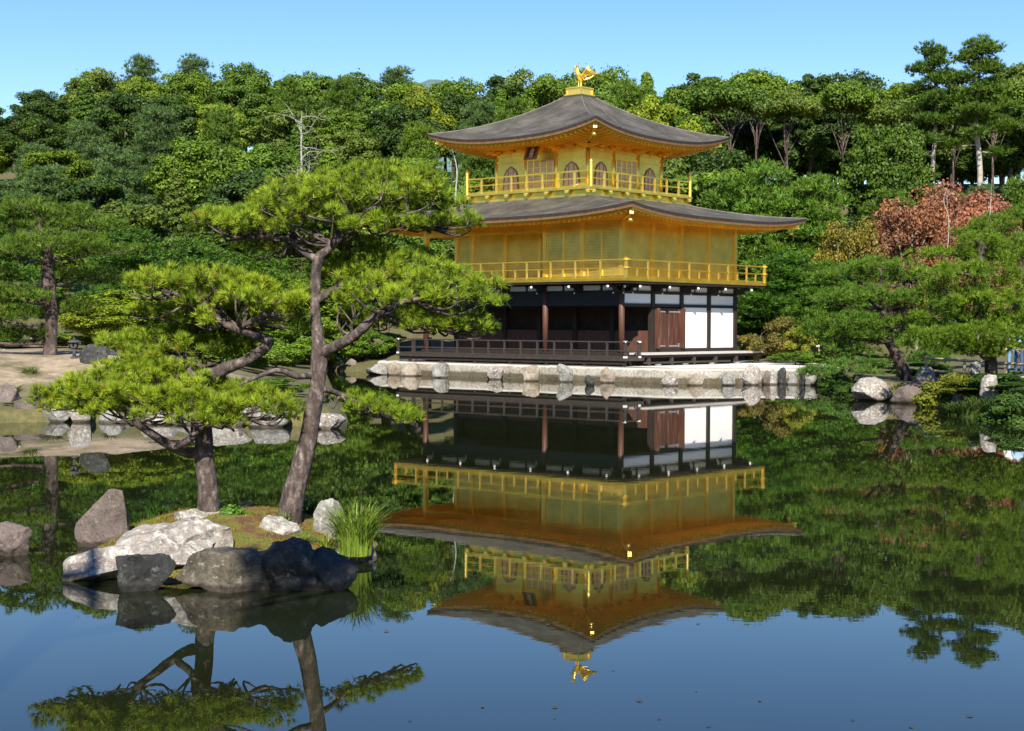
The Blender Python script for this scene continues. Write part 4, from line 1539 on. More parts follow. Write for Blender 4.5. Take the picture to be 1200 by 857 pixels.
for nm_, px, py, zc_, size_, tl_, m__, lb, sd0 in (('rock', 160, 654, 0.17, (1.42, 0.8, 0.42), (0.22, -0.30, 0.16), 'rock_pale', 'large whitish sloping boulder with pitted surface along the islet front', 262),
                                              ('rock', 196, 634, 0.30, (1.0, 0.62, 0.34), (0.1, -0.16, 0.2), 'rock_pale', 'long whitish boulder lying behind the sloping one, capped with reddish moss', 263)):
    me_ = rock_mesh(nm_, size_, M[m__], sd0, 13, 0.09, 5, tl_)
    o_ = link(bpy.data.objects.new(nm_, me_))
    q_ = onz(px, py, zc_)
    o_.location = q_
    tag(o_, lb, 'rock')
for x0_, x1_, yt_, yb_, m__, lb, sd0, kw in ISR:
    rock_px(x0_, x1_, yt_, yb_, m__, lb, sd0, **kw)


# ------------------------------------------------------------------ grasses
def grass_clump(name, base, label, n, h, spread, color, seed, wid=0.008, cat='grass'):
    r = np.random.default_rng(seed)
    tri = []
    for _ in range(n):
        a = r.uniform(0, 2 * math.pi)
        rr = spread * math.sqrt(r.uniform()) * 0.45
        p = np.array([base[0] + rr * math.cos(a), base[1] + rr * math.sin(a), base[2] - 0.02])
        hh = h * r.uniform(0.55, 1.1)
        lean = spread * r.uniform(0.2, 1.1)
        a2 = a + r.normal() * 0.5
        out = np.array([math.cos(a2), math.sin(a2), 0])
        side = np.array([-math.sin(a2 + r.normal() * 0.9), math.cos(a2), 0]) * wid * r.uniform(0.6, 1.2)
        prev = None
        K = 5
        for k in range(K + 1):
            t = k / K
            q = p + out * lean * t ** 2.1 + np.array([0, 0, hh * (t - 0.28 * t ** 3)])
            wv = side * (1 - t) ** 0.6
            cur = (q - wv, q + wv)
            if prev is not None:
                tri.append([prev[0], prev[1], cur[1], cur[0]])
            prev = cur
    me = poly_mesh(name, np.array(tri), M['blade'])
    o = bpy.data.objects.new(name, me)
    o.color = (*color, 1)
    link(o)
    return tag(o, label, cat)


def on_islet(px, py):
    p = onz(px, py, 0.25)
    p.z = islet_z(p.x, p.y)
    return p


p = onz(416, 648, 0.1)
grass_clump('grass_clump', p, 'tall bright green grass clump arching over the water at the islet end', 480, 0.68, 0.36, (0.16, 0.24, 0.03), 81)
p = on_islet(383, 632)
grass_clump('grass_clump', p, 'small yellow-green grass tuft in front of the upright grey block', 60, 0.28, 0.12, (0.17, 0.22, 0.03), 82)
p = onz(183, 605, 0.25)
grass_clump('grass_clump', p, 'dark green grass tuft behind the long whitish boulder', 150, 0.3, 0.2, (0.055, 0.12, 0.02), 83)
p = on_islet(335, 622)
grass_clump('grass_clump', p, 'short grass tuft growing at the foot of the taller pine', 50, 0.2, 0.12, (0.1, 0.15, 0.025), 84)
p = onz(362, 606, 0.25)
grass_clump('grass_clump', p, 'dark sedge tuft behind the taller pine trunk', 160, 0.3, 0.28, (0.03, 0.065, 0.015), 85)


def leaf_plant(name, base, label, n, rad, h, color, seed, size=0.03, cat='plant'):
    r = np.random.default_rng(seed)
    d = unit(r.normal(size=(n, 3)))
    d[:, 2] = np.abs(d[:, 2])
    P = np.array(base)[None] + d * np.array([rad, rad, h]) * r.uniform(0.5, 1, (n, 1))
    nn = unit(d + r.normal(size=(n, 3)) * 0.5)
    V = cards(P, nn, size, size * 0.6, r)
    o = bpy.data.objects.new(name, poly_mesh(name, V, M['leaf']))
    o.color = (*color, 1)
    link(o)
    return tag(o, label, cat)


def cards(P, Nn, L, W, r, jitter=0.35):
    """leaf-shaped quads (diamonds) at P facing Nn"""
    n = len(P)
    t = unit(np.cross(Nn, unit(r.normal(size=(n, 3)))))
    b = np.cross(Nn, t)
    s = r.uniform(1 - jitter, 1 + jitter, (n, 1))
    l, w = L * s, W * s
    dz = Nn * (l * 0.18)
    return np.stack([P - t * l, P - b * w + dz, P + t * l, P + b * w + dz], 1)


for px, py, n, hh_, cc, lb in ((210, 640, 70, 0.07, (0.16, 0.19, 0.03), 'low yellow-green moss grass tuft above the black rock at the waterline'), (240, 648, 80, 0.06, (0.2, 0.2, 0.035), 'low yellowish grass tuft above the broad olive rock'), (285, 640, 70, 0.07, (0.12, 0.18, 0.025), 'low green grass tuft below the pale grey slab'), (180, 634, 60, 0.06, (0.18, 0.11, 0.03), 'reddish grass tuft beside the long whitish boulder'),
                              (352, 630, 70, 0.1, (0.14, 0.2, 0.025), 'low grass tuft between the pale slab and the grey-white block'), (310, 648, 80, 0.06, (0.15, 0.15, 0.03), 'low olive grass tuft behind the black peaked rock'), (258, 612, 50, 0.06, (0.17, 0.1, 0.03), 'reddish grass tuft next to the small tan boulder')):
    grass_clump('grass_tuft', on_islet(px, py), lb, n * 2, hh_, 0.22, cc, px + 900, 0.005)
mr = np.random.default_rng(55)
mv, mt = [], []
for _ in range(9000):
    a_, q_ = mr.uniform(-math.pi, math.pi), math.sqrt(mr.uniform())
    R_ = is_rad(a_) * 0.97 * q_
    x, y = cx0 + R_ * math.cos(a_), cy0 + R_ * math.sin(a_)
    z = islet_z(x, y)
    if z < 0.02:
        continue
    h_ = mr.uniform(0.012, 0.035)
    d_ = mr.normal(size=2) * 0.012
    s_ = np.array([math.cos(a_ * 9), math.sin(a_ * 9), 0]) * 0.006
    b_ = np.array([x, y, z - 0.004])
    mv.append([b_ - s_, b_ + s_, b_ + np.array([d_[0], d_[1], h_])])
    f_ = mnoise.fractal(Vector((x * 1.9, y * 1.9, 7)), 0.9, 2, 4) + mr.normal() * 0.12
    mt.append((1.5, 0.75, 0.5) if f_ < -0.18 else ((1.5, 1.25, 0.6) if f_ < 0.18 else (0.85, 1.25, 0.6)))
mo = link(bpy.data.objects.new('moss', poly_mesh('moss', np.array(mv), M['blade'], np.array(mt))))
mo.color = (0.13, 0.13, 0.025, 1)
tag(mo, 'reddish and yellow-green moss covering the islet', 'moss', kind='stuff')
leaf_plant('small_plant', on_islet(272, 620), 'low bright green leafy plant in the moss between the trunks', 260, 0.13, 0.1, (0.09, 0.2, 0.02), 86, 0.022)
for i, (px, n, h) in enumerate(((1128, 160, 0.5), (1142, 220, 0.6), (1156, 260, 0.7), (1170, 220, 0.7), (1184, 240, 0.8), (1198, 260, 0.8))):
    p = onz(px, 488 + (i % 2) * 2, 0.0)
    p.y += 0.5
    grass_clump('reeds', p, ['thin reed clump beside the small whitish stone', 'second reed clump out from the small whitish stone', 'bright reed clump directly below the white standing stone', 'dark reed clump just past the white standing stone', 'dense reed clump below the small grey stone', 'outermost dense reed clump at the photo edge'][i], n, h, 0.5,
                [(0.07, 0.12, 0.02), (0.06, 0.1, 0.02), (0.11, 0.17, 0.025), (0.035, 0.07, 0.015), (0.03, 0.06, 0.015), (0.035, 0.07, 0.015)][i], 90 + i, 0.02, 'reeds')

# ------------------------------------------------------------------ pines
def tufts(P, A, L, n, w, spread, r):
    """brush-like needle tufts at P along A -> (m, 3, 3) triangles"""
    m = len(P)
    P = np.repeat(P, n, 0)
    A = np.repeat(A, n, 0)
    d = unit(A + spread * r.normal(size=(m * n, 3)))
    ll = (L * r.uniform(0.6, 1.15, (m * n, 1)))
    s = unit(np.cross(d, r.normal(size=(m * n, 3)))) * (w / 2)
    b = P + d * ll * r.uniform(0, 0.2, (m * n, 1))
    return np.stack([b - s, b + s, P + d * ll], 1)


def pad_tufts(c, rx, ry, rz, nsub, srad, nt, r, droop=0.0, tiltx=0.0):
    """tuft roots and axes for one cloud-shaped pad made of small bushy shoots"""
    c = np.array(c)
    a = r.uniform(0, 2 * math.pi, nsub)
    q = np.sqrt(r.uniform(0, 1, nsub))
    irr = 1 + 0.22 * np.sin(a * 3 + r.uniform(0, 6)) + 0.13 * np.sin(a * 5 + r.uniform(0, 6))
    X, Y = q * np.cos(a) * rx * irr, q * np.sin(a) * ry * irr
    dome = np.sqrt(np.maximum(0.02, 1 - q ** 2))
    Z = rz * dome * r.uniform(-0.55, 1.0, nsub) - droop * q ** 2 + tiltx * X / max(rx, 1e-6)
    S = c + np.stack([X, Y, Z], 1)
    P, A = [], []
    for s in S:
        k = max(3, int(nt * r.uniform(0.6, 1.3)))
        d = unit(r.normal(size=(k, 3)) + np.array([0, 0, 0.25]))
        sr = srad * r.uniform(0.65, 1.25)
        P.append(s + d * np.array([1, 1, 0.62]) * sr * r.uniform(0.5, 1.0, (k, 1)))
        A.append(unit(d * 0.75 + np.array([0, 0, 0.75])))
    return S, np.concatenate(P), np.concatenate(A)


def lim(bm, pts, rad, seed, n=10, lump=0.2, sub=4):
    bm.sweep(pts, rad, n, lump, seed, sub)


DI = 16.0


def ip(px, py, dy=0.0):
    return at(px, py, DI + dy)


def islet_pine(label, limbs, pads, color, seed, nsub_k=38.0, srad=0.075, nt=10):
    r = np.random.default_rng(seed)
    base = ip(*limbs[0][0][0])
    root = empty('pine_tree', (base.x, base.y, 0), label, 'tree', 'pines on the islet')
    off = Vector((base.x, base.y, 0))
    for i, (pts, rad) in enumerate(limbs):
        b = MB()
        P = [ip(*p) - off for p in pts]
        if i == 0:
            P[0].z -= 0.12
        R = [q * DI / F_PX / 2 for q in rad]
        lim(b, P, R, seed + i, 14 if i == 0 else 9, 0.22, 6)
        if i == 0:
            for k in range(5):     # root flare
                a = k * 1.26 + 0.4
                b.sweep([P[1].lerp(P[0], 0.4), P[0] + Vector((math.cos(a) * R[0] * 0.8, math.sin(a) * R[0] * 0.8, 0.10)), P[0] + Vector((math.cos(a) * R[0] * 1.9, math.sin(a) * R[0] * 1.9, 0.02))], [R[0] * 0.6, R[0] * 0.42, R[0] * 0.12], 8, 0.2, seed + k)
        tag(b.build('trunk' if i == 0 else 'limb', M['bark'], root, smooth=True))
    TP, TA = [], []
    tw = MB()
    for (px, py, rx, rz, dy, rat, anchor) in pads:
        c = ip(px, py, dy) - off
        sx_, sz_ = rx * 1.12 * (DI + dy) / F_PX, rz * 1.22 * (DI + dy) / F_PX
        nsub = int(nsub_k * (sx_ * sx_ * rat) * 3.14 * (1 + 0.9 * min(1, sz_ / 0.3)) + 4)
        S, P, A = pad_tufts(c, sx_, sx_ * rat, sz_, nsub, srad, nt, r, droop=sz_ * 0.35)
        TP.append(P)
        TA.append(A)
        an = ip(*anchor) - off
        # fanning boughs from the limb into the pad, then twigs to the shoots
        ends = [S[j] for j in r.choice(len(S), min(len(S), max(5, nsub // 9)), replace=False)]
        hubs = []
        for e in ends:
            e = Vector(e) - Vector((0, 0, 0.05))
            md = an.lerp(e, 0.55) + Vector((r.normal() * 0.05, r.normal() * 0.05, -0.06 + r.normal() * 0.03))
            tw.sweep([an, md, e], [0.018, 0.012, 0.005], 5, sub=3)
            hubs += [md, e]
        for s in S[::2]:
            s = Vector(s)
            hb = min(hubs, key=lambda q: (q - s).length)
            tw.sweep([hb, hb.lerp(s, 0.5) + Vector((0, 0, -0.02)), s], [0.007, 0.005, 0.003], 4, sub=1)
    P, A = np.concatenate(TP), np.concatenate(TA)
    NN = 24
    tri = tufts(P, A, 0.088, NN, 0.0056, 0.42, r)
    tint = tuft_tint(len(P), NN, r)
    tag(tw.build('twig_sprays', M['bark'], root, smooth=True))
    cr = link(bpy.data.objects.new('crown', poly_mesh('crown', tri, M['needle'], tint)), root)
    cr.color = (*color, 1)
    return root


PINE_COL = (0.22, 0.315, 0.022)
islet_pine('taller pine on the islet with a leaning trunk and wide flat crown',
           [([(336, 612, 0), (343, 580, 0), (352, 550, 0), (362, 505, 0), (371, 455, 0), (374, 412, 0), (370, 372, 0.02), (370, 335, 0.03), (373, 304, 0.02), (386, 290, 0), (400, 275, -0.05), (404, 258, -0.05), (398, 235, 0)],
             [32, 27, 24, 21, 18, 18, 13, 12, 12, 11, 9, 7, 4]),
            ([(375, 415, 0), (392, 406, -0.1), (412, 396, -0.2), (428, 382, -0.3), (440, 370, -0.35), (456, 362, -0.4), (480, 352, -0.4), (520, 348, -0.4)], [15, 13, 12, 11, 9, 8, 6, 3]),
            ([(440, 371, -0.35), (470, 378, -0.2), (510, 384, -0.1), (555, 388, 0)], [8, 7, 5, 2]),
            ([(371, 352, 0), (384, 344, 0.1), (400, 336, 0.2), (420, 326, 0.3), (455, 318, 0.35)], [11, 10, 9, 7, 3]),
            ([(372, 305, 0), (352, 291, 0.1), (336, 281, 0.15), (304, 278, 0.2), (268, 274, 0.2)], [12, 10, 9, 7, 4]),
            ([(403, 262, -0.05), (428, 263, 0.1), (455, 264, 0.15), (484, 264, 0.15), (520, 270, 0.15)], [9, 9, 8, 6, 3]),
            ([(366, 440, 0), (346, 441, -0.2), (326, 434, -0.35), (306, 440, -0.4), (280, 452, -0.4)], [8, 7, 6, 5, 2]),
            ([(378, 456, 0), (398, 462, 0.25), (425, 474, 0.4), (452, 485, 0.45), (480, 490, 0.45)], [8, 6, 5, 4, 2])],
           [(380, 232, 70, 22, 0.3, 0.7, (390, 285, 0)), (480, 236, 56, 18, 0.3, 0.7, (470, 264, 0.15)), (410, 282, 40, 12, 0.5, 0.8, (400, 278, -0.05)), (310, 246, 40, 12, 0.4, 0.8, (336, 281, 0.15)), (455, 300, 60, 12, 0.5, 0.7, (420, 326, 0.3)), (500, 362, 40, 10, 0.2, 0.8, (500, 384, -0.1)), (420, 350, 34, 12, 0.1, 0.8, (412, 394, -0.2)), (430, 222, 96, 22, 0.1, 0.75, (404, 262, -0.05)), (448, 206, 60, 10, 0.2, 0.7, (404, 250, -0.05)), (300, 262, 66, 14, 0.2, 0.8, (330, 281, 0.15)),
            (262, 258, 34, 9, 0.2, 0.8, (290, 277, 0.2)), (360, 244, 64, 15, 0.0, 0.7, (388, 288, 0)), (505, 256, 44, 15, 0.15, 0.9, (470, 264, 0.15)), (522, 262, 26, 9, 0.15, 0.9, (500, 266, 0.15)),
            (440, 262, 40, 10, -0.3, 0.7, (430, 263, 0.1)), (332, 290, 44, 10, 0.4, 0.7, (340, 285, 0.15)),
            (470, 318, 74, 19, 0.2, 0.7, (430, 324, 0.3)), (520, 338, 64, 22, -0.25, 0.7, (480, 352, -0.4)), (445, 345, 46, 15, -0.5, 0.7, (445, 368, -0.35)),
            (545, 350, 38, 14, -0.3, 0.8, (520, 348, -0.4)), (405, 318, 30, 9, 0.4, 0.8, (402, 335, 0.2)),
            (535, 380, 44, 13, -0.05, 0.8, (510, 384, -0.1)), (470, 376, 46, 10, -0.3, 0.7, (455, 372, -0.3)), (405, 372, 26, 10, 0.5, 0.7, (412, 394, -0.2)),
            (440, 478, 34, 10, 0.4, 0.8, (425, 474, 0.4)), (468, 486, 22, 8, 0.45, 0.9, (455, 485, 0.45)), (405, 466, 22, 12, 0.45, 0.9, (398, 462, 0.25))],
           PINE_COL, 101)
islet_pine('shorter pine on the islet with a straight trunk and dark limbs low over the water',
           [([(246, 606, 0), (244, 580, 0), (240, 540, 0), (238, 505, 0), (236, 475, 0), (238, 450, -0.02), (262, 433, -0.05), (290, 422, -0.1), (312, 406, -0.1), (318, 396, -0.1)], [28, 24, 22, 22, 20, 16, 14, 13, 12, 9]),
            ([(238, 530, 0), (218, 530, -0.1), (200, 522, -0.2), (180, 510, -0.3), (162, 497, -0.35), (148, 482, -0.4), (118, 470, -0.4), (85, 464, -0.4)], [15, 12, 11, 10, 9, 7, 5, 2]),
            ([(204, 524, -0.2), (222, 516, -0.35), (236, 500, -0.4), (262, 491, -0.4), (290, 490, -0.4)], [9, 9, 8, 6, 3]),
            ([(316, 400, -0.1), (298, 392, -0.15), (278, 386, -0.2), (262, 378, -0.2), (245, 362, -0.2), (226, 352, -0.2), (204, 344, -0.2), (180, 338, -0.2)], [12, 11, 10, 9, 8, 7, 5, 3]),
            ([(278, 386, -0.2), (300, 374, -0.3), (325, 368, -0.3)], [7, 6, 3]),
            ([(238, 455, 0), (220, 430, 0.1), (200, 418, 0.2), (170, 412, 0.25)], [12, 9, 6, 3])],
           [(100, 470, 46, 12, -0.2, 0.8, (118, 470, -0.4)), (150, 478, 50, 12, -0.5, 0.8, (165, 494, -0.35)), (80, 462, 28, 9, -0.1, 0.9, (100, 466, -0.4)), (215, 448, 46, 12, 0.2, 0.8, (210, 425, 0.1)), (160, 400, 44, 12, 0.5, 0.8, (185, 414, 0.2)), (245, 398, 44, 14, 0.6, 0.8, (235, 430, 0.0)), (285, 366, 46, 12, 0.3, 0.8, (290, 384, -0.15)), (250, 368, 60, 14, 0.25, 0.8, (262, 380, -0.2)), (320, 378, 34, 10, 0.1, 0.8, (300, 374, -0.3)), (200, 366, 34, 12, 0.3, 0.8, (226, 352, -0.2)), (180, 440, 60, 16, 0.0, 0.8, (180, 412, 0.25)), (112, 462, 46, 10, -0.1, 0.8, (118, 470, -0.4)), (190, 428, 50, 14, 0.6, 0.8, (200, 418, 0.2)), (245, 492, 34, 8, -0.5, 0.8, (262, 491, -0.4)), (270, 458, 40, 9, 0.0, 0.8, (262, 480, -0.4)), (226, 328, 58, 15, -0.2, 0.8, (245, 362, -0.2)), (190, 330, 30, 12, -0.2, 0.9, (204, 344, -0.2)), (290, 346, 62, 17, -0.25, 0.8, (285, 386, -0.2)), (325, 358, 34, 13, -0.3, 0.9, (312, 370, -0.3)), (255, 335, 60, 14, 0.1, 0.7, (250, 366, -0.2)),
            (165, 426, 46, 16, 0.1, 0.8, (180, 412, 0.25)), (205, 405, 48, 18, 0.3, 0.8, (205, 420, 0.2)), (135, 456, 60, 14, -0.3, 0.8, (140, 478, -0.4)), (84, 454, 32, 12, -0.4, 0.9, (105, 468, -0.4)),
            (165, 460, 62, 16, -0.45, 0.7, (165, 494, -0.35)), (212, 468, 44, 12, -0.45, 0.8, (225, 510, -0.35)), (250, 478, 46, 12, -0.4, 0.8, (262, 491, -0.4)), (300, 470, 48, 11, -0.35, 0.8, (275, 488, -0.4)), (325, 484, 26, 8, -0.3, 0.9, (290, 490, -0.4)),
            (225, 385, 40, 16, 0.45, 0.7, (220, 425, 0.1)), (262, 410, 30, 12, 0.4, 0.8, (250, 440, -0.02))],
           (0.235, 0.325, 0.02), 140)


# bank pines and forest trees: prototypes with a trunk and a crown, at the origin
def pine_proto(name, H, trunk_pts, trunk_r, pads, seed, needle=0.22, width=0.03, nn=10, srad=0.34, nsub_k=3.2, nt=8, limbs=True, bark='bark_far', fmat='needle'):
    r = np.random.default_rng(seed)
    root = bpy.data.objects.new(name, None)
    b = MB()
    lim(b, trunk_pts, trunk_r, seed, 9, 0.2, 5)
    P_, _ = smooth_path(trunk_pts, trunk_r, 8)
    TP, TA = [], []
    for (x, y, z, rx, ry, rz) in pads:
        nsub = int(nsub_k * rx * ry * 3.14 * (1 + 0.6 * min(1, rz / 0.8)) + 5)
        S, P, A = pad_tufts((x, y, z), rx, ry, rz, nsub, srad, nt, r, droop=rz * 0.4)
        TP.append(P)
        TA.append(A)
        if limbs:
            q = min(P_, key=lambda p: abs(p.z - (z - 0.25 * rx)) + 0.3 * (Vector((x, y, z)) - p).length)
            e = Vector((x, y, z - rz * 0.3))
            md = q.lerp(e, 0.5) + Vector((0, 0, -0.1))
            b.sweep([q, md, e], [trunk_r[0] * 0.35, trunk_r[0] * 0.25, trunk_r[0] * 0.1], 6, 0.2, seed)
            for s in S[r.choice(len(S), min(len(S), 4), replace=False)]:
                b.sweep([e, e.lerp(Vector(s), 0.5) + Vector((0, 0, -0.06)), Vector(s)], [trunk_r[0] * 0.12, trunk_r[0] * 0.08, 0.02], 4, sub=2)
    P, A = np.concatenate(TP), np.concatenate(TA)
    tri = tufts(P, A, needle, nn, width, 0.5, r)
    tint = tuft_tint(len(P), nn, r, 0.75, 1.35)
    tm = b.mesh('trunk', M[bark], smooth=True)
    cm = poly_mesh('crown', tri, M[fmat], tint)
    return tm, cm


def plant_tree(kind, meshes, loc, label, group, color, scale=1.0, rz=0.0, cat='tree', sc3=None, bark=None):
    root = empty(kind, loc, label, cat, group, rz)
    root.scale = sc3 or (scale, scale, scale)
    t = link(bpy.data.objects.new('trunk', meshes[0]), root)
    c = link(bpy.data.objects.new('crown', meshes[1]), root)
    c.color = (*color, 1)
    return root


def px_pine(label, D, trunk, trad, pads, color, seed, group='pines on the pond bank', **kw):
    """a pine laid out by its silhouette at distance D; its trunk foot is the origin"""
    base = at(*trunk[0], D)
    k = D / F_PX

    def loc(px, py, dy=0.0):
        p = at(px, py, D + dy)
        return (p.x - base.x, p.y - base.y, p.z - base.z)
    tp = [loc(*p) for p in trunk]
    tp[0] = (tp[0][0], tp[0][1], tp[0][2] - 0.3)
    pd_ = []
    for (px, py, rx, rz, dy, rat) in pads:
        q = loc(px, py, dy)
        pd_.append((*q, rx * k, rx * k * rat, rz * k))
    ms = pine_proto('pine_tree', 1, tp, [q * k / 2 for q in trad], pd_, seed, **kw)
    return plant_tree('pine_tree', ms, base, label, group, color)


BANK = (0.05, 0.105, 0.016)
DK = dict(needle=0.17, width=0.017, nn=14, srad=0.22, nsub_k=11.0, nt=9)
px_pine('big old pine on the sandy bank with a dark thick trunk', 44.5, [(57, 420), (60, 390), (59, 350), (56, 320), (58, 300), (50, 275), (46, 255)], [17, 15, 15, 16, 12, 9, 5],
        [(45, 245, 60, 10, 0, 0.8), (95, 262, 52, 10, 0.5, 0.8), (10, 262, 40, 10, 0.3, 0.8), (60, 284, 62, 11, -1.0, 0.7), (115, 292, 42, 9, -0.4, 0.8), (5, 292, 46, 11, -0.6, 0.8),
         (-30, 320, 50, 12, 0.4, 0.8), (100, 322, 46, 11, 0.8, 0.8), (20, 345, 44, 11, -0.8, 0.8), (-10, 368, 56, 12, -0.5, 0.8), (84, 358, 36, 10, 0.8, 0.9), (30, 388, 34, 9, 0.4, 0.9), (-30, 395, 34, 9, -0.2, 0.9)],
        (0.095, 0.165, 0.016), 201, **DK)
px_pine('pine with a bare leaning trunk reaching out from behind the cream boulder', 51.0, [(1066, 444), (1055, 425), (1044, 405), (1036, 385), (1036, 360), (1034, 335)], [16, 14, 12, 12, 9, 5],
        [(1032, 312, 46, 9, 0, 0.8), (990, 322, 42, 9, 0.4, 0.8), (1068, 325, 40, 10, 0.4, 0.8), (1015, 345, 52, 10, -0.8, 0.8), (975, 352, 34, 9, 0, 0.8), (1068, 352, 40, 10, -0.5, 0.8),
         (1000, 375, 50, 11, -0.9, 0.8), (968, 388, 34, 12, -0.6, 0.9), (1062, 378, 44, 9, -0.2, 0.8), (990, 408, 36, 12, -0.4, 0.9), (1025, 392, 30, 8, -0.9, 0.9)],
        (0.09, 0.175, 0.016), 202, **DK)
px_pine('wide spreading pine with drooping layered boughs near the fence', 47.0, [(1162, 436), (1160, 410), (1150, 375), (1156, 340), (1150, 300), (1152, 280)], [15, 14, 13, 11, 8, 4],
        [(1160, 280, 40, 9, 0, 0.8), (1120, 296, 46, 10, 0.4, 0.8), (1190, 300, 46, 12, 0.2, 0.8), (1135, 318, 62, 11, -0.8, 0.8), (1195, 335, 48, 12, -0.5, 0.8), (1110, 338, 40, 11, 0, 0.8),
         (1160, 352, 60, 11, -1.2, 0.8), (1115, 368, 48, 12, -0.3, 0.8), (1200, 372, 52, 12, -0.6, 0.8), (1150, 388, 62, 11, -1.3, 0.8), (1105, 400, 44, 11, -0.6, 0.8), (1190, 402, 52, 10, -0.9, 0.8), (1145, 410, 40, 9, -0.9, 0.8)],
        (0.12, 0.205, 0.014), 203, **DK)
px_pine('pine bough mass above the wide spreading pine, at the photo edge', 55.0, [(1205, 425), (1208, 380), (1202, 330), (1205, 280), (1200, 250)], [16, 14, 12, 9, 5],
        [(1180, 262, 46, 12, 0, 0.8), (1215, 250, 40, 12, 0, 0.8), (1150, 272, 34, 9, 0.4, 0.8), (1200, 285, 52, 12, 0.5, 0.8), (1165, 300, 36, 10, 0.8, 0.8)],
        (0.11, 0.195, 0.016), 204, **DK)
px_pine('low juniper-like pine spilling over the stones by the white gravel', 60.0, [(985, 440), (992, 432), (1000, 424)], [8, 6, 4],
        [(985, 430, 30, 8, 0, 0.8), (960, 436, 24, 7, -0.3, 0.8), (1012, 424, 28, 9, 0.4, 0.8), (948, 434, 14, 5, -0.4, 0.8), (1020, 440, 20, 9, 0.2, 0.8)],
        (0.09, 0.185, 0.03), 205, **DK)
px_pine('small pine with dark green pads between the leaning pine and the spreading pine', 56.0, [(1098, 430), (1096, 405), (1094, 385)], [8, 6, 4],
        [(1095, 380, 26, 9, 0, 0.9), (1075, 400, 24, 9, -0.2, 0.9), (1112, 402, 26, 9, -0.2, 0.9), (1090, 420, 34, 9, -0.6, 0.8)],
        (0.08, 0.18, 0.02), 206, **DK)


# broadleaf crowns built of leaf clumps
def broad_proto(seed, H, cr, ch, nb, leaf, per, trunk_r=0.22, base_h=0.25, umbrella=False, forks=4, cone=False):
    """H total height, cr crown radius, ch crown height"""
    r = np.random.default_rng(seed)
    zc = H - ch / 2
    B = []
    for i in range(nb):
        d = unit(r.normal(size=3))
        if cone:
            t = (i + 0.5) / nb
            a = i * 2.4
            rr = cr * (1 - t) ** 0.8 * r.uniform(0.55, 0.95)
            B.append((np.array([math.cos(a) * rr, math.sin(a) * rr, H * (0.15 + 0.83 * t)]), cr * (0.2 + 0.22 * (1 - t)) * r.uniform(0.8, 1.2)))
            continue
        if umbrella:
            d[2] = abs(d[2]) * 0.8
        q = r.uniform(0.55, 0.9)
        B.append((np.array([d[0] * cr * q, d[1] * cr * q, zc + d[2] * ch / 2 * q]), cr * r.uniform(0.14, 0.3)))
    P, Nn = [], []
    for c, br in B:
        k = int(per * r.uniform(0.7, 1.3))
        d = unit(r.normal(size=(k, 3)) + np.array([0, 0, 0.45]))
        rad = br * r.uniform(0.35, 1.0, (k, 1)) ** 0.6 * (1 + 0.25 * r.normal(size=(k, 1)) * (r.uniform(size=(k, 1)) < 0.3))
        P.append(c + d * rad * np.array([1, 1, 0.72]))
        Nn.append(unit(d + r.normal(size=(k, 3)) * 0.55 + np.array([0, -0.0, 0.15])))
    V = cards(np.concatenate(P), np.concatenate(Nn), leaf, leaf * 0.55, r)
    b = MB()
    th = H - ch * (0.75 if not umbrella else 0.8)
    top = Vector((r.normal() * 0.3, r.normal() * 0.3, th))
    b.sweep([(0, 0, -1.0), (r.normal() * 0.1, r.normal() * 0.1, th * 0.5), top], [trunk_r * 1.2, trunk_r, trunk_r * 0.75], 8, 0.15, seed)
    for k in range(forks):
        c, br = B[int(r.integers(0, nb))]
        c = Vector(c)
        st = Vector((0, 0, -1.0)).lerp(top, r.uniform(0.75, 1.0)) if not umbrella else Vector((0, 0, 0)).lerp(top, r.uniform(0.5, 1.0))
        md = st.lerp(c, 0.5) + Vector((r.normal() * 0.3, r.normal() * 0.3, 0.2))
        b.sweep([st, md, c], [trunk_r * 0.6, trunk_r * 0.4, trunk_r * 0.12], 6, 0.15, seed + k)
    return b, V


def make_broad(seed, H, cr, ch, nb, leaf, per, bark='bark_far', **kw):
    b, V = broad_proto(seed, H, cr, ch, nb, leaf, per, **kw)
    return b.mesh('trunk', M[bark], smooth=True), poly_mesh('crown', V, M['leaf'])


BROAD = [make_broad(301 + i, 11, 3.6 + 0.3 * (i % 3), 8.2, 92, 0.14, 330) for i in range(5)]
TALLB = [make_broad(321 + i, 13, 3.0, 10.5, 88, 0.14, 320) for i in range(3)]
CONE = [make_broad(331 + i, 13, 2.3, 11.5, 80, 0.13, 260, cone=True) for i in range(3)]
UMBR = [make_broad(341 + i, 13, 4.4, 5.0, 54, 0.15, 460, bark='bark_far', umbrella=True, forks=9, trunk_r=0.11) for i in range(4)]
BUSH = [make_broad(361 + i, 2.0, 1.3, 1.9, 34, 0.05, 420, trunk_r=0.04) for i in range(4)]
MAPLE = [make_broad(381 + i, 7, 3.2, 5.6, 70, 0.09, 190, bark='bark_pale', trunk_r=0.09, forks=14) for i in range(3)]


def forest_pine(seed, H, R):
    r = np.random.default_rng(seed)
    pads = []
    n = 22
    for i in range(n):
        t = i / (n - 1)
        z = H * (0.25 + 0.73 * t)
        rr = R * (1.05 - 0.8 * t) * r.uniform(0.6, 1.0)
        a = i * 2.4 + r.uniform(-0.4, 0.4)
        pads.append((math.cos(a) * rr * 0.75, math.sin(a) * rr * 0.75, z, R * (0.55 - 0.25 * t), R * (0.55 - 0.25 * t), 0.55))
    return pine_proto('p', H, [(0, 0, -1), (0.2, 0.1, H * 0.4), (-0.1, 0.2, H * 0.95)], [0.22, 0.17, 0.05], pads, seed, needle=0.42, width=0.07, nn=7, srad=0.5, nsub_k=3.0, nt=8)


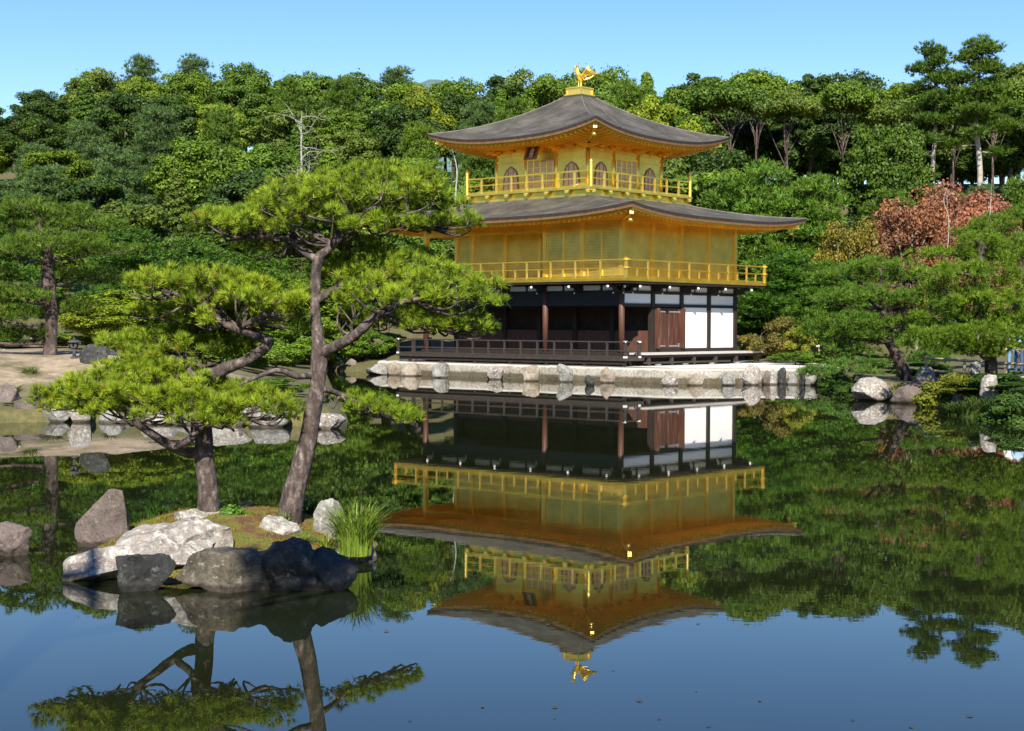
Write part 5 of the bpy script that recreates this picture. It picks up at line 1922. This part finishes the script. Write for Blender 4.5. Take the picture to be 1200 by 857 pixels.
FPINE = [forest_pine(401 + i, 11, 3.4) for i in range(3)]


def tall_pine(seed, H):
    r = np.random.default_rng(seed)
    pads = []
    for i in range(13):
        t = i / 12
        a = i * 2.2
        z = H * (0.55 + 0.43 * t)
        rr = (1.9 - 1.1 * t) * r.uniform(0.5, 1.1)
        pads.append((math.cos(a) * rr, math.sin(a) * rr, z, 1.35 - 0.45 * t, 1.35 - 0.45 * t, 0.55))
    for i in range(4):
        a = i * 1.9 + 0.5
        pads.append((math.cos(a) * 2.0, math.sin(a) * 2.0, H * (0.42 + 0.04 * i), 0.9, 0.9, 0.35))
    return pine_proto('t', H, [(0, 0, -1), (0.15, 0, H * 0.3), (-0.2, 0, H * 0.6), (0.2, 0, H * 0.96)], [0.24, 0.2, 0.15, 0.05], pads, seed, needle=0.4, width=0.07, nn=8, srad=0.5, nsub_k=5.5, nt=9, bark='bark_pale')


TPINE = [tall_pine(421, 15.5), tall_pine(425, 15.5)]

# ------------------------------------------------------------------ the wooded hillside
SKY = [(-80, 125), (0, 118), (50, 105), (80, 86), (140, 76), (165, 66), (210, 63), (250, 76), (290, 73), (330, 86), (400, 81), (430, 86), (470, 79), (520, 92), (560, 82), (600, 87), (640, 76), (680, 70), (700, 76),
       (760, 86), (800, 79), (830, 73), (870, 81), (900, 83), (960, 81), (1000, 83), (1060, 97), (1100, 92), (1140, 88), (1200, 62), (1290, 60)]
SKX, SKYY = [a for a, _ in SKY], [b for _, b in SKY]
UNITS = ['first', 'second', 'third', 'fourth', 'fifth', 'sixth', 'seventh', 'eighth', 'ninth', 'tenth', 'eleventh', 'twelfth', 'thirteenth', 'fourteenth', 'fifteenth', 'sixteenth', 'seventeenth', 'eighteenth', 'nineteenth']
ORD = UNITS + [t if k == 0 else f'{q}-{UNITS[k - 1]}' for q, t in (('twenty', 'twentieth'), ('thirty', 'thirtieth'), ('forty', 'fortieth'), ('fifty', 'fiftieth')) for k in range(10)]
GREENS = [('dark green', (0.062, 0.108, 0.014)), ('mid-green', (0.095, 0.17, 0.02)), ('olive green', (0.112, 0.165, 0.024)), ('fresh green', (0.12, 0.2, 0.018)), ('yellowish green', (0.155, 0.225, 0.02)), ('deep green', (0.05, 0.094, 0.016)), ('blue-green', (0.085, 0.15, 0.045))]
rows = [(200, 3.0, 'in the hindmost undergrowth'), (192, 3.6, 'in the rear undergrowth'), (184, 4.2, 'in the undergrowth'), (172, 5.6, 'on the skyline'), (158, 5.6, 'just below the skyline'), (144, 5.6, 'in the upper row'), (130, 5.6, 'in the middle row'), (116, 5.4, 'in the lower row'), (103, 5.2, 'at the hill foot'), (92, 5.0, 'in the front row')]
fr = np.random.default_rng(77)
for ri, (D, sp, words_) in enumerate(rows):
    half = D * 0.331 + 4
    n = int(2 * half / sp)
    cnt = 0
    for k in range(n + 1):
        x = -half + k * sp + fr.uniform(-1.2, 1.2) + (ri % 2) * sp / 2
        y = D + fr.uniform(-3.0, 3.0)
        px = 600 + F_PX * x / y
        gz = hz(x, y)
        # pixel height of the top: skyline row meets the measured skyline, lower rows step down
        if ri == 0 and px < 800:
            continue
        skyp = float(np.interp(px, SKX, SKYY))
        step = [70, 24, 40, 0, 16, 36, 62, 90, 122, 160][ri] + fr.uniform(-7, 7) * (0.3 if ri == 3 else 1)
        if px > 800 and ri in (5, 6):
            continue                      # the gap where bare trunks show
        if px > 850 and ri == 7:
            step += 40
        if px > 850 and ri >= 8:
            step += 20
        if 470 < px < 920 and ri == 9:
            step += 30
        if px < 250 and ri >= 6:
            step += 6
        top = at(px, skyp + step, y).z
        Hh = top - gz
        if Hh < 2.5:
            continue
        if (ri == 4 or (ri == 3 and k % 3 == 0)) and px > 790:
            kind, ms, h0, tn = 'umbrella_tree', UMBR[int(fr.integers(4))], 13.0, 'flat-topped bare-trunked tree'
            ci = int(fr.choice([1, 2, 3]))
        elif (px < 230 and ri in (6, 7)) or (px > 860 and ri >= 7) or fr.uniform() < 0.12:
            kind, ms, h0, tn = 'pine_tree', FPINE[int(fr.integers(3))], 11.0, 'soft-needled pine'
            ci = 6 if px < 230 else int(fr.choice([1, 3, 1, 6]))
        else:
            cz = fr.uniform()
            if cz < 0.16 and Hh > 6:
                ms, h0 = CONE[int(fr.integers(3))], 13.0
            elif Hh > 12 and cz < 0.6:
                ms, h0 = TALLB[int(fr.integers(3))], 13.0
            else:
                ms, h0 = BROAD[int(fr.integers(5))], 11.0
            kind, tn = 'broadleaf_tree', 'bushy tree'
            ci = int(fr.choice(len(GREENS), p=[0.18, 0.26, 0.16, 0.2, 0.08, 0.12, 0.0]))
        cn, cc = GREENS[ci]
        s = Hh / h0
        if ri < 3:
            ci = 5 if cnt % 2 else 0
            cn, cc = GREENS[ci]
        wxy = max(s, 0.85) * fr.uniform(0.92, 1.15)
        jit = fr.uniform(0.88, 1.12)
        lab = f'{cn} {tn}, {ORD[cnt]} from the left {words_}'
        cnt += 1
        plant_tree(kind, ms, (x, y, gz), lab, 'trees of the wooded hillside', tuple(q * jit for q in cc), rz=fr.uniform(0, 6.28), sc3=(wxy, wxy, s))


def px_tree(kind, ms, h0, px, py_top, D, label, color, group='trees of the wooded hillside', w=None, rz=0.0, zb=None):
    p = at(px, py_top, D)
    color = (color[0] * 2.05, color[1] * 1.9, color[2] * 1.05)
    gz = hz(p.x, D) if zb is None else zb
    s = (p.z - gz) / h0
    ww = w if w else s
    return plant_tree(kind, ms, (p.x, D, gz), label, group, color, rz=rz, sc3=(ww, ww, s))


px_tree('tall_pine', TPINE[0], 15.5, 1148, 47, 140, 'tallest pine on the skyline with a long pale bare trunk', (0.035, 0.07, 0.012), w=1.25)
px_tree('tall_pine', TPINE[1], 15.5, 1096, 54, 143, 'tall dark pine beside the tallest pine, with a shadowed trunk', (0.028, 0.06, 0.012), w=1.1, rz=2.0)
px_tree('broadleaf_tree', BROAD[1], 11, 1038, 140, 112, 'round bushy green tree standing before the dark trunks', (0.034, 0.066, 0.012), w=0.85)
px_tree('broadleaf_tree', BROAD[2], 11, 770, 108, 128, 'bright yellow-green round tree beside the top roof', (0.1, 0.14, 0.014), w=1.0)
px_tree('broadleaf_tree', BROAD[0], 11, 492, 97, 150, 'yellow-green round tree near the skyline before the far mountain', (0.085, 0.12, 0.016), w=0.95)
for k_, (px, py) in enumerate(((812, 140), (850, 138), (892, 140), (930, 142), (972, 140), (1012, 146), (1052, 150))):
    px_tree('broadleaf_tree', BROAD[k_ % 5], 11, px, py, 178, f'bushy tree coloured dark for shade behind the bare trunks, {ORD[k_]} from the left', (0.02, 0.045, 0.012), w=1.25, rz=k_)  # leaf colour darkened to paint in the shade behind the trunks
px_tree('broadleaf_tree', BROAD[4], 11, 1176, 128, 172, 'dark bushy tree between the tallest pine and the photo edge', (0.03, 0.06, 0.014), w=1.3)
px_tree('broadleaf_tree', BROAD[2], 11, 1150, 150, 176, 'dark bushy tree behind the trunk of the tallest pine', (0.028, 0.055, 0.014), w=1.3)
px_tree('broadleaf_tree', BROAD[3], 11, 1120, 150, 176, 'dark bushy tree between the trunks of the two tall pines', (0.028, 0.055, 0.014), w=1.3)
for px, py, D, lb, cc, wv, i in ((1120, 214, 88, 'red-leaved maple with pale stems beneath the tall pines', (0.155, 0.068, 0.07), 1.15, 0), (1075, 225, 84, 'rusty red maple next to the red-leaved maple', (0.14, 0.066, 0.06), 1.0, 1), (1150, 228, 82, 'pinkish red maple with thin white stems, half behind pine boughs', (0.165, 0.074, 0.08), 0.8, 2),
                                 (1000, 252, 80, 'orange maple between the pavilion pines and the red maples', (0.095, 0.085, 0.022), 0.7, 1)):
    px_tree('maple_tree', MAPLE[i], 7, px, py, D, lb, cc, 'autumn maples', w=wv, rz=i)
for px, py, D, lb, cc, wv in ((895, 195, 90, 'tall soft pine right behind the tip of the lower roof', (0.05, 0.105, 0.02), 1.0), (950, 212, 87, 'broad soft pine behind the leaning pine', (0.048, 0.1, 0.018), 1.0), (860, 215, 92, 'soft pine whose boughs reach the corner of the top balcony', (0.045, 0.095, 0.02), 1.0),
                              (925, 300, 80, 'dark green pine filling the space beside the white panels', (0.03, 0.08, 0.014), 0.85), (975, 310, 76, 'dense low pine between the gravel and the leaning pine', (0.035, 0.085, 0.014), 0.75), (890, 330, 82, 'shaded green pine directly behind the end of the balcony', (0.032, 0.08, 0.014), 0.7),
                              (150, 268, 66, 'deep green pine behind the big old pine', (0.03, 0.075, 0.016), 0.8), (230, 285, 70, 'mid-green pine showing above the shorter islet pine', (0.04, 0.09, 0.02), 0.8), (-5, 250, 62, 'green pine behind the big old pine at the photo edge', (0.035, 0.085, 0.016), 0.8),
                              (300, 300, 76, 'green pine between the two islet pines', (0.045, 0.1, 0.016), 0.8)):
    px_tree('pine_tree', FPINE[px % 3], 11, px, py, D, lb, cc, 'pines around the garden', w=wv, rz=px * 0.1)
for px, py, D, lb, cc, wv, i in ((150, 338, 56, 'yellow-green garden tree above the stone lantern', (0.1, 0.15, 0.014), 1.0, 0), (205, 340, 60, 'bright green garden tree behind the shorter islet pine', (0.085, 0.14, 0.016), 1.0, 1), (265, 330, 72, 'leafy green garden tree behind the middle of the islet', (0.06, 0.115, 0.014), 1.3, 2),
                                 (345, 325, 80, 'light green garden tree directly behind the taller pine trunk', (0.075, 0.125, 0.016), 1.4, 0), (425, 318, 90, 'leafy green tree left of the pavilion behind the pine limb', (0.06, 0.11, 0.014), 1.3, 1), (450, 300, 92, 'tall bushy tree beside the west end of the pavilion', (0.045, 0.09, 0.014), 1.5, 2), (480, 270, 95, 'dark bushy tree seen through the west veranda', (0.03, 0.07, 0.014), 1.5, 0),
                                 (398, 338, 82, 'low green tree above the far inlet', (0.07, 0.125, 0.016), 0.9, 1), (112, 352, 52, 'small yellow-green tree right behind the lantern', (0.1, 0.14, 0.016), 0.6, 2)):
    px_tree('garden_tree', BROAD[i], 11, px, py, D, lb, cc, 'garden trees on the far bank', w=wv * 0.55, rz=px * 0.3)
BS = [(905, 372, 72, 'orange-tinged maple bush behind the end of the bench deck', (0.075, 0.068, 0.024), 1.2), (936, 382, 71, 'yellow shrub in front of the pale rail fence', (0.1, 0.12, 0.02), 0.7), (885, 392, 74, 'olive shrub at the corner of the white-panelled wall', (0.06, 0.075, 0.016), 1.0),
      (935, 412, 69, 'low green shrub at the back of the white gravel', (0.05, 0.1, 0.018), 1.1), (966, 410, 68, 'green shrub at the far end of the white gravel', (0.05, 0.1, 0.018), 1.0), (1120, 436, 45.5, 'clipped reddish-green azalea behind the long purple boulder', (0.07, 0.085, 0.018), 1.0),
      (1140, 442, 44, 'clipped olive azalea beside the white standing stone', (0.065, 0.085, 0.016), 0.9), (1190, 435, 43, 'dark clipped shrub at the photo edge below the fence', (0.02, 0.05, 0.014), 1.0), (1205, 448, 41.5, 'dark low shrub over the small grey stone', (0.02, 0.048, 0.014), 0.9),
      (20, 384, 55, 'green shrub beyond the pale stones by the big pine', (0.05, 0.1, 0.016), 1.3), (-10, 380, 57, 'green shrub at the photo edge beyond the sand', (0.045, 0.095, 0.016), 1.3), (78, 388, 56, 'low green shrub between the big pine and the lantern', (0.06, 0.11, 0.016), 1.0),
      (22, 472, 37.6, 'small dark bush growing beside the purple-grey boulder', (0.035, 0.07, 0.014), 0.35), (128, 384, 54, 'yellow-green shrub above the black craggy rock', (0.1, 0.14, 0.016), 1.2), (165, 376, 56, 'fresh green shrub on the bank behind the shorter pine', (0.08, 0.13, 0.016), 1.3),
      (215, 378, 58, 'green shrub on the bank between the lantern and the taller pine', (0.06, 0.115, 0.014), 1.3), (258, 378, 60, 'darker green shrub behind the long islet limb', (0.045, 0.09, 0.014), 1.3), (300, 380, 64, 'mid-green shrub near the crossing of the two pines', (0.06, 0.11, 0.014), 1.3), (345, 376, 70, 'green shrub right behind the taller trunk', (0.055, 0.105, 0.016), 1.3),
      (402, 386, 80, 'shrub above the whitish inlet boulder', (0.06, 0.11, 0.016), 1.2), (425, 388, 79, 'shrub above the pointed inlet stone', (0.05, 0.1, 0.016), 1.2), (447, 388, 80, 'shrub touching the end of the dark railing', (0.045, 0.095, 0.016), 1.1), (1010, 408, 62, 'green shrub between the gravel end and the leaning trunk', (0.045, 0.09, 0.016), 1.1), (1080, 424, 54, 'dark shrub behind the leaning trunk', (0.03, 0.07, 0.014), 1.1)]
for px, py, D, lb in ((15, 462, 39, 'small grass tuft on the sand behind the purple-grey boulder'), (62, 470, 38.2, 'low grass tuft on the sand between two shore stones'), (128, 474, 38, 'grass tuft beside the low grey stone on the bank'), (300, 476, 37.5, 'grass tuft behind the long grey shore boulder'), (350, 478, 37.2, 'grass tuft behind the pale speckled boulder'), (35, 446, 41, 'lone grass tuft in the middle of the sandy bank')):
    q = at(px, py, D)
    q.z = hz(q.x, q.y)
    grass_clump('grass_tuft', q, lb, 90, 0.28, 0.4, (0.09, 0.12, 0.025), px + 700, 0.012)
BS += [(240, 448, 41, 'shrub behind the broad pale boulder on the bank', (0.05, 0.095, 0.014), 1.0), (285, 446, 42, 'shrub above the long grey boulder on the bank', (0.055, 0.1, 0.014), 1.0), (325, 444, 43, 'shrub on the bank hidden behind the taller trunk', (0.05, 0.09, 0.014), 1.0), (190, 440, 43, 'shrub on the bank beneath the shorter pine crown', (0.06, 0.11, 0.014), 1.1),
       (992, 436, 56, 'dark shrub overhanging the water before the cream boulder', (0.03, 0.06, 0.014), 0.8), (1002, 446, 51.5, 'low dark shrub at the water beside the cream boulder', (0.025, 0.055, 0.014), 0.6), (975, 441, 60, 'dark creeping shrub over the shaded brownish stone', (0.03, 0.065, 0.014), 0.6), (1110, 450, 47, 'olive shrub at the end of the long purple boulder', (0.05, 0.075, 0.014), 0.7), (1205, 462, 38.5, 'dark shrub over the reeds at the very edge', (0.025, 0.055, 0.014), 1.0), (1165, 448, 43.5, 'reddish-green azalea behind the white standing stone', (0.06, 0.08, 0.016), 1.0),
       (372, 372, 76, 'bright shrub seen just right of the taller trunk', (0.075, 0.13, 0.016), 1.3), (388, 398, 78, 'low shrub by the far inlet shore', (0.06, 0.11, 0.016), 1.0), (322, 396, 60, 'shrub on the sandy slope behind the crossing limbs', (0.06, 0.115, 0.016), 1.3), (282, 398, 56, 'shrub on the sandy slope behind the dark limb', (0.055, 0.105, 0.016), 1.3)]
for px, py, D, lb, cc, wv in BS:
    px_tree('shrub', BUSH[px % 4], 2.0, px, py, D, lb, cc, 'shrubs on the bank', w=wv, rz=px * 0.7)
px_tree('broadleaf_tree', BROAD[3], 11, 66, 170, 120, 'mid-green tree filling the slope above the big old pine', (0.05, 0.085, 0.012), w=0.9)

# bare white trunks of dead trees
def dead_tree(px, yb, yt, D, label, seed, n=7, spread=1.6, r0=0.12):
    r0 *= 0.6
    a, c = at(px, yb, D), at(px, yt, D)
    r = np.random.default_rng(seed)
    b = MB()
    L = (c - a).length

    def wander(st, d, ln, rr, depth):
        pts, p, dd = [st.copy()], st.copy(), d.copy()
        for k in range(5):
            dd = (dd + Vector(r.normal(size=3)) * 0.32 + Vector((0, 0, 0.05))).normalized()
            p = p + dd * ln / 5
            pts.append(p.copy())
        b.sweep(pts, [rr * (1 - 0.85 * k / 5) for k in range(6)], 5, 0.1, seed, 2)
        if depth:
            for k in range(3):
                q = pts[int(r.integers(1, 5))]
                wander(q, (dd + Vector(r.normal(size=3)) * 0.8).normalized(), ln * r.uniform(0.35, 0.6), rr * 0.5, depth - 1)
    tp = [Vector((0, 0, -1)), Vector((r.normal() * 0.04, 0, L * 0.35)), Vector((r.normal() * 0.06, 0.1, L * 0.7)), Vector((r.normal() * 0.08, 0, L))]
    b.sweep(tp, [r0, r0 * 0.8, r0 * 0.5, r0 * 0.15], 7, 0.15, seed)
    for k in range(n):
        t = r.uniform(0.4, 0.97)
        st = Vector((0, 0, -1)).lerp(tp[3], t)
        an = r.uniform(0, 6.28)
        wander(st, Vector((math.cos(an), math.sin(an) * 0.7, r.uniform(-0.1, 0.8))).normalized(), spread * r.uniform(0.5, 1.1), r0 * 0.38, 1)
    o = b.build('dead_tree', M['bark_white'], smooth=True)
    o.location = a
    return tag(o, label, 'tree', 'dead white trunks')


dead_tree(354, 240, 130, 110, 'dead white tree with bare branches on the hillside above the taller pine', 5, 10, 2.6, 0.16)
dead_tree(533, 260, 172, 90, 'thin white bare trunk standing left of the top storey', 6, 3, 0.6, 0.13)
dead_tree(350, 215, 195, 104, 'fallen grey bare branches just above the taller pine crown', 8, 9, 2.4, 0.08)
dead_tree(1160, 275, 210, 80, 'thin white stem standing in front of the red maples', 12, 3, 0.6, 0.05)
dead_tree(1110, 280, 215, 81, 'slanting white stem in front of the rusty maple', 13, 3, 0.7, 0.05)

# ------------------------------------------------------------------ lantern, fences, visitors
lp = at(87, 424, 43.3)
ln_ = empty('stone_lantern', (lp.x, lp.y, hz(lp.x, lp.y) - 0.02), 'dark stone lantern with a wide cap standing by the black craggy rock', 'lantern')
zt_ = at(87, 396, 43.3).z - ln_.location.z
k_ = zt_ / 1.32
for nm, pf, nsd in (('base', [(0.24, 0), (0.24, 0.1), (0.17, 0.16)], 6), ('shaft', [(0.115, 0.16), (0.1, 0.4), (0.115, 0.62)], 10), ('platform', [(0.13, 0.62), (0.24, 0.7), (0.24, 0.76)], 6), ('roof', [(0.30, 1.0), (0.44, 1.04), (0.40, 1.09), (0.22, 1.18), (0.1, 1.21)], 6), ('finial', [(0.06, 1.21), (0.1, 1.26), (0.07, 1.31), (0.01, 1.34)], 10)):
    q = MB().lathe((0, 0, 0), [(a * k_, b * k_) for a, b in pf], nsd)
    part(nm, q, M['stone_dark'], ln_, smooth=nm in ('shaft', 'finial'))
q = MB()
for sx in (-1, 1):
    for sy in (-1, 1):
        q.bb(sx * 0.13 * k_ - 0.035, sx * 0.13 * k_ + 0.035, sy * 0.13 * k_ - 0.035, sy * 0.13 * k_ + 0.035, 0.76 * k_, 1.0 * k_)
part('fire_box_frame', q, M['stone_dark'], ln_)


def rail_fence(pts, D, label, hgt=0.75, seed=0):
    P = [at(*p, d) for p, d in zip(pts, D)]
    base = P[0].copy()
    base.z = hz(P[0].x, P[0].y)
    f = empty('rail_fence', base, label, 'fence')
    d = P[1] - P[0]
    d.z = 0
    n = max(2, int(d.length / 1.6))
    po = None
    for k in range(n + 1):
        q = d * (k / n)
        z = hz(base.x + q.x, base.y + q.y) - base.z
        if po is None:
            po = proto('post', MB().lathe((0, 0, 0), [(0.055, -0.2), (0.05, hgt + 0.08)], 8), M['bamboo'], f, (q.x, q.y, z))
        else:
            clone(po, (q.x, q.y, z))
    z1 = hz(base.x + d.x, base.y + d.y) - base.z
    for h in (hgt * 0.45, hgt):
        part('rail', MB().sweep([(0, -0.06, h), (d.x * 0.5, d.y * 0.5 - 0.06, h + z1 / 2), (d.x, d.y - 0.06, h + z1)], [0.045, 0.045, 0.045], 7, sub=2), M['bamboo'], f, smooth=True)
    return f


rail_fence([(855, 410), (960, 410)], [77, 73], 'pale wooden rail fence behind the yellow shrub and the gravel', 0.8)
rail_fence([(1085, 430), (1230, 430)], [52, 47], 'pale wooden rail fence behind the spreading pine and the dark shrubs', 0.75)


def person(px, D, label, shirt, trousers, hair, seed, facing=math.pi, height=1.62):
    """one continuous skinned body; clothing by face materials, hair as a child"""
    p = at(px, 430, D)
    z0 = hz(p.x, p.y)
    s = height / 1.7
    J = {'pel': (0, 0, 0.93), 'wa': (0, 0.0, 1.08), 'ch': (0, 0.0, 1.28), 'nk': (0, 0, 1.44), 'nk2': (0, -0.01, 1.5), 'hd': (0, -0.015, 1.58), 'hd2': (0, -0.01, 1.66)}
    rad = {'pel': 0.15, 'wa': 0.13, 'ch': 0.145, 'nk': 0.06, 'nk2': 0.055, 'hd': 0.088, 'hd2': 0.08}
    E = [('pel', 'wa'), ('wa', 'ch'), ('ch', 'nk'), ('nk', 'nk2'), ('nk2', 'hd'), ('hd', 'hd2')]
    for sd_name, sx in (('L', -1), ('R', 1)):
        J.update({'sh' + sd_name: (sx * 0.18, 0, 1.38), 'el' + sd_name: (sx * 0.235, 0.03, 1.12), 'wr' + sd_name: (sx * 0.2, -0.13, 0.95), 'pm' + sd_name: (sx * 0.18, -0.19, 0.91),
                  'hp' + sd_name: (sx * 0.095, 0, 0.88), 'kn' + sd_name: (sx * 0.105, -0.02 * sx, 0.49), 'an' + sd_name: (sx * 0.11, 0.02, 0.09), 'to' + sd_name: (sx * 0.125, -0.15, 0.04)})
        rad.update({'sh' + sd_name: 0.065, 'el' + sd_name: 0.045, 'wr' + sd_name: 0.03, 'pm' + sd_name: 0.036, 'hp' + sd_name: 0.095, 'kn' + sd_name: 0.062, 'an' + sd_name: 0.045, 'to' + sd_name: 0.038})
        E += [('ch', 'sh' + sd_name), ('sh' + sd_name, 'el' + sd_name), ('el' + sd_name, 'wr' + sd_name), ('wr' + sd_name, 'pm' + sd_name), ('pel', 'hp' + sd_name), ('hp' + sd_name, 'kn' + sd_name), ('kn' + sd_name, 'an' + sd_name), ('an' + sd_name, 'to' + sd_name)]
        for q in range(5):       # four fingers and a thumb, curled a little
            fx = (q - 1.5) * 0.018 if q < 4 else -sx * 0.036
            nm = f'f{q}' + sd_name
            b0 = J['pm' + sd_name]
            J[nm] = (b0[0] + fx, b0[1] - (0.06 if q < 4 else 0.02), b0[2] - 0.03)
            J[nm + 'b'] = (b0[0] + fx * 1.1, b0[1] - (0.085 if q < 4 else 0.05), b0[2] - (0.065 if q < 4 else 0.045))
            rad[nm], rad[nm + 'b'] = 0.009, 0.008
            E += [('pm' + sd_name, nm), (nm, nm + 'b')]
    keys = list(J)
    me = bpy.data.meshes.new('person')
    me.from_pydata([tuple(c * s for c in J[k]) for k in keys], [(keys.index(a), keys.index(b)) for a, b in E], [])
    tmp = bpy.data.objects.new('person_source', me)
    col.objects.link(tmp)
    tmp.modifiers.new('skin', 'SKIN')
    for k, sv in zip(keys, me.skin_vertices[0].data):
        sv.radius = (rad[k] * s, rad[k] * s)
    me.skin_vertices[0].data[0].use_root = True
    ss = tmp.modifiers.new('sub', 'SUBSURF')
    ss.levels = 1
    bpy.context.view_layer.update()
    bm = bpy.data.meshes.new_from_object(tmp.evaluated_get(bpy.context.evaluated_depsgraph_get()))
    bpy.data.objects.remove(tmp)

    def flat(nm, c):
        return simple_noise_mat(nm, [(0.3, tuple(x * 0.85 for x in c)), (0.7, c)], 12, 0.85)
    for nm, c in (('shirt_cloth', shirt), ('trouser_cloth', trousers), ('skin', (0.5, 0.32, 0.23)), ('shoe', (0.05, 0.05, 0.05))):
        bm.materials.append(flat(nm, c))
    for f in bm.polygons:
        c = f.center / s
        i = 0
        if c.z < 0.1:
            i = 3
        elif c.z < 0.98 and abs(c.x) < 0.17 and c.y > -0.14:
            i = 1
        elif c.z > 1.47 or (c.z < 1.08 and c.y < -0.06):
            i = 2
        f.material_index = i
        f.use_smooth = True
    o = bpy.data.objects.new('person', bm)
    o.location = (p.x, p.y, z0)
    o.rotation_euler = (0, 0, facing)
    link(o)
    tag(o, label, 'person')
    hq = MB().lathe((0, 0.015 * s, 1.60 * s), [(0.102 * s, -0.05), (0.11 * s, 0.03), (0.09 * s, 0.1), (0.04 * s, 0.135), (0.004, 0.142)], 14)
    part('hair', hq, flat('hair_colour', hair), o, smooth=True)
    fq = MB().sweep([(0, -0.095 * s, 1.6 * s), (0, -0.118 * s, 1.57 * s), (0, -0.1 * s, 1.555 * s)], [0.008, 0.014, 0.008], 6)
    for sx in (-1, 1):
        fq.lathe((sx * 0.032 * s, -0.088 * s, 1.6 * s), [(0.004, -0.008), (0.011, 0), (0.004, 0.008)], 8)
        fq.sweep([(sx * 0.09 * s, 0, 1.56 * s), (sx * 0.1 * s, 0.01, 1.59 * s), (sx * 0.09 * s, 0.01, 1.62 * s)], [0.008, 0.014, 0.008], 6)
    part('face_features', fq, flat('face_tone', (0.35, 0.2, 0.15)), o, smooth=True)
    return o


person(1194, 51.5, 'person in pale blue shirt standing behind the rail fence at the photo edge', (0.35, 0.5, 0.75), (0.06, 0.09, 0.18), (0.02, 0.015, 0.012), 1, facing=0.3)
person(1186, 53.0, 'person in white shirt and blue trousers behind the rail fence, partly hidden by pine boughs', (0.75, 0.75, 0.74), (0.15, 0.28, 0.5), (0.03, 0.02, 0.015), 2, facing=-0.4, height=1.68)

# unseen pine added beside the viewer, its pads placed to shade the islet front
SHADE_PINE = pine_proto('pine_tree', 9, [(0, 0, -0.5), (-0.1, 0.2, 3), (-0.4, 0.3, 6), (-0.9, 0.2, 8.6)], [0.2, 0.17, 0.13, 0.06],
                  [(1.05, 3.0, 6.05, 0.42, 0.42, 0.16), (1.55, 2.95, 6.05, 0.4, 0.36, 0.15), (1.95, 3.05, 6.0, 0.3, 0.3, 0.12), (-2.9, 0.4, 8.4, 0.9, 0.9, 0.3), (-3.2, 0.2, 7.2, 0.9, 0.8, 0.25), (-2.8, -1.0, 9.0, 0.8, 0.8, 0.25)], 501, needle=0.14, width=0.014, nn=14, srad=0.13, nsub_k=60.0, nt=9, bark='bark')
plant_tree('pine_tree', SHADE_PINE, (-3.4, 2.2, 0.7), 'unseen pine added on the near shore to shade the front of the islet', 'pines around the garden', (0.2, 0.27, 0.025))

# the woods that close in the pond on its other sides (outside the photo): one mass of crowns
_, CV = broad_proto(601, 11, 3.8, 8.4, 50, 0.42, 60)
wr = np.random.default_rng(9)
spots = [(-27 - 3 * (k % 2) * 3, 34 + k * 5.5) for k in range(12)] + [(-36 - (k % 2) * 6, 30 + k * 5) for k in range(12)] + [(27 + (k % 2) * 7 + max(0, (k - 3)) * 1.4, 40 + k * 5.5) for k in range(11)] + [(-34 + k * 6, -9 - (k % 2) * 6) for k in range(12)] + [(-30 - (k % 2) * 5, -5 + k * 6) for k in range(6)] + [(30 + (k % 2) * 6, -5 + k * 6) for k in range(7)]
mass = []
for (x, y) in spots:
    q = to_px((x, max(y, 1.0), 5.0))
    if y > 20 and -110 < q[0] < 1310:
        continue
    sc = wr.uniform(0.6, 0.95)
    a = wr.uniform(0, 6.28)
    Rm = np.array([[math.cos(a), -math.sin(a), 0], [math.sin(a), math.cos(a), 0], [0, 0, 1]])
    mass.append((CV @ Rm.T) * sc + np.array([x, y, 0.2]))
wo = link(bpy.data.objects.new('surrounding_woods', poly_mesh('surrounding_woods', np.concatenate(mass), M['leaf'])))
wo.color = (0.08, 0.14, 0.02, 1)
tag(wo, 'green wood closing in the other sides of the pond', 'woods', kind='stuff')

# small leaves and pollen flecks afloat on the pond
lr = np.random.default_rng(31)
n_ = 110
yy_ = 9 + 34 * lr.uniform(size=n_) ** 1.6
xx_ = lr.uniform(-0.36, 0.36, n_) * yy_
ok_ = pond_sd(xx_[None], yy_[None])[0] < -0.6
Pf = np.stack([xx_, yy_, np.full(n_, 0.004)], 1)[ok_]
fl = link(bpy.data.objects.new('floating_leaves', poly_mesh('floating_leaves', cards(Pf, np.tile(np.array([[0, 0, 1.0]]), (len(Pf), 1)), 0.022, 0.012, lr), M['leaf'])))
fl.color = (0.12, 0.09, 0.03, 1)
tag(fl, 'tiny fallen leaves floating on the pond', 'leaves', kind='stuff')
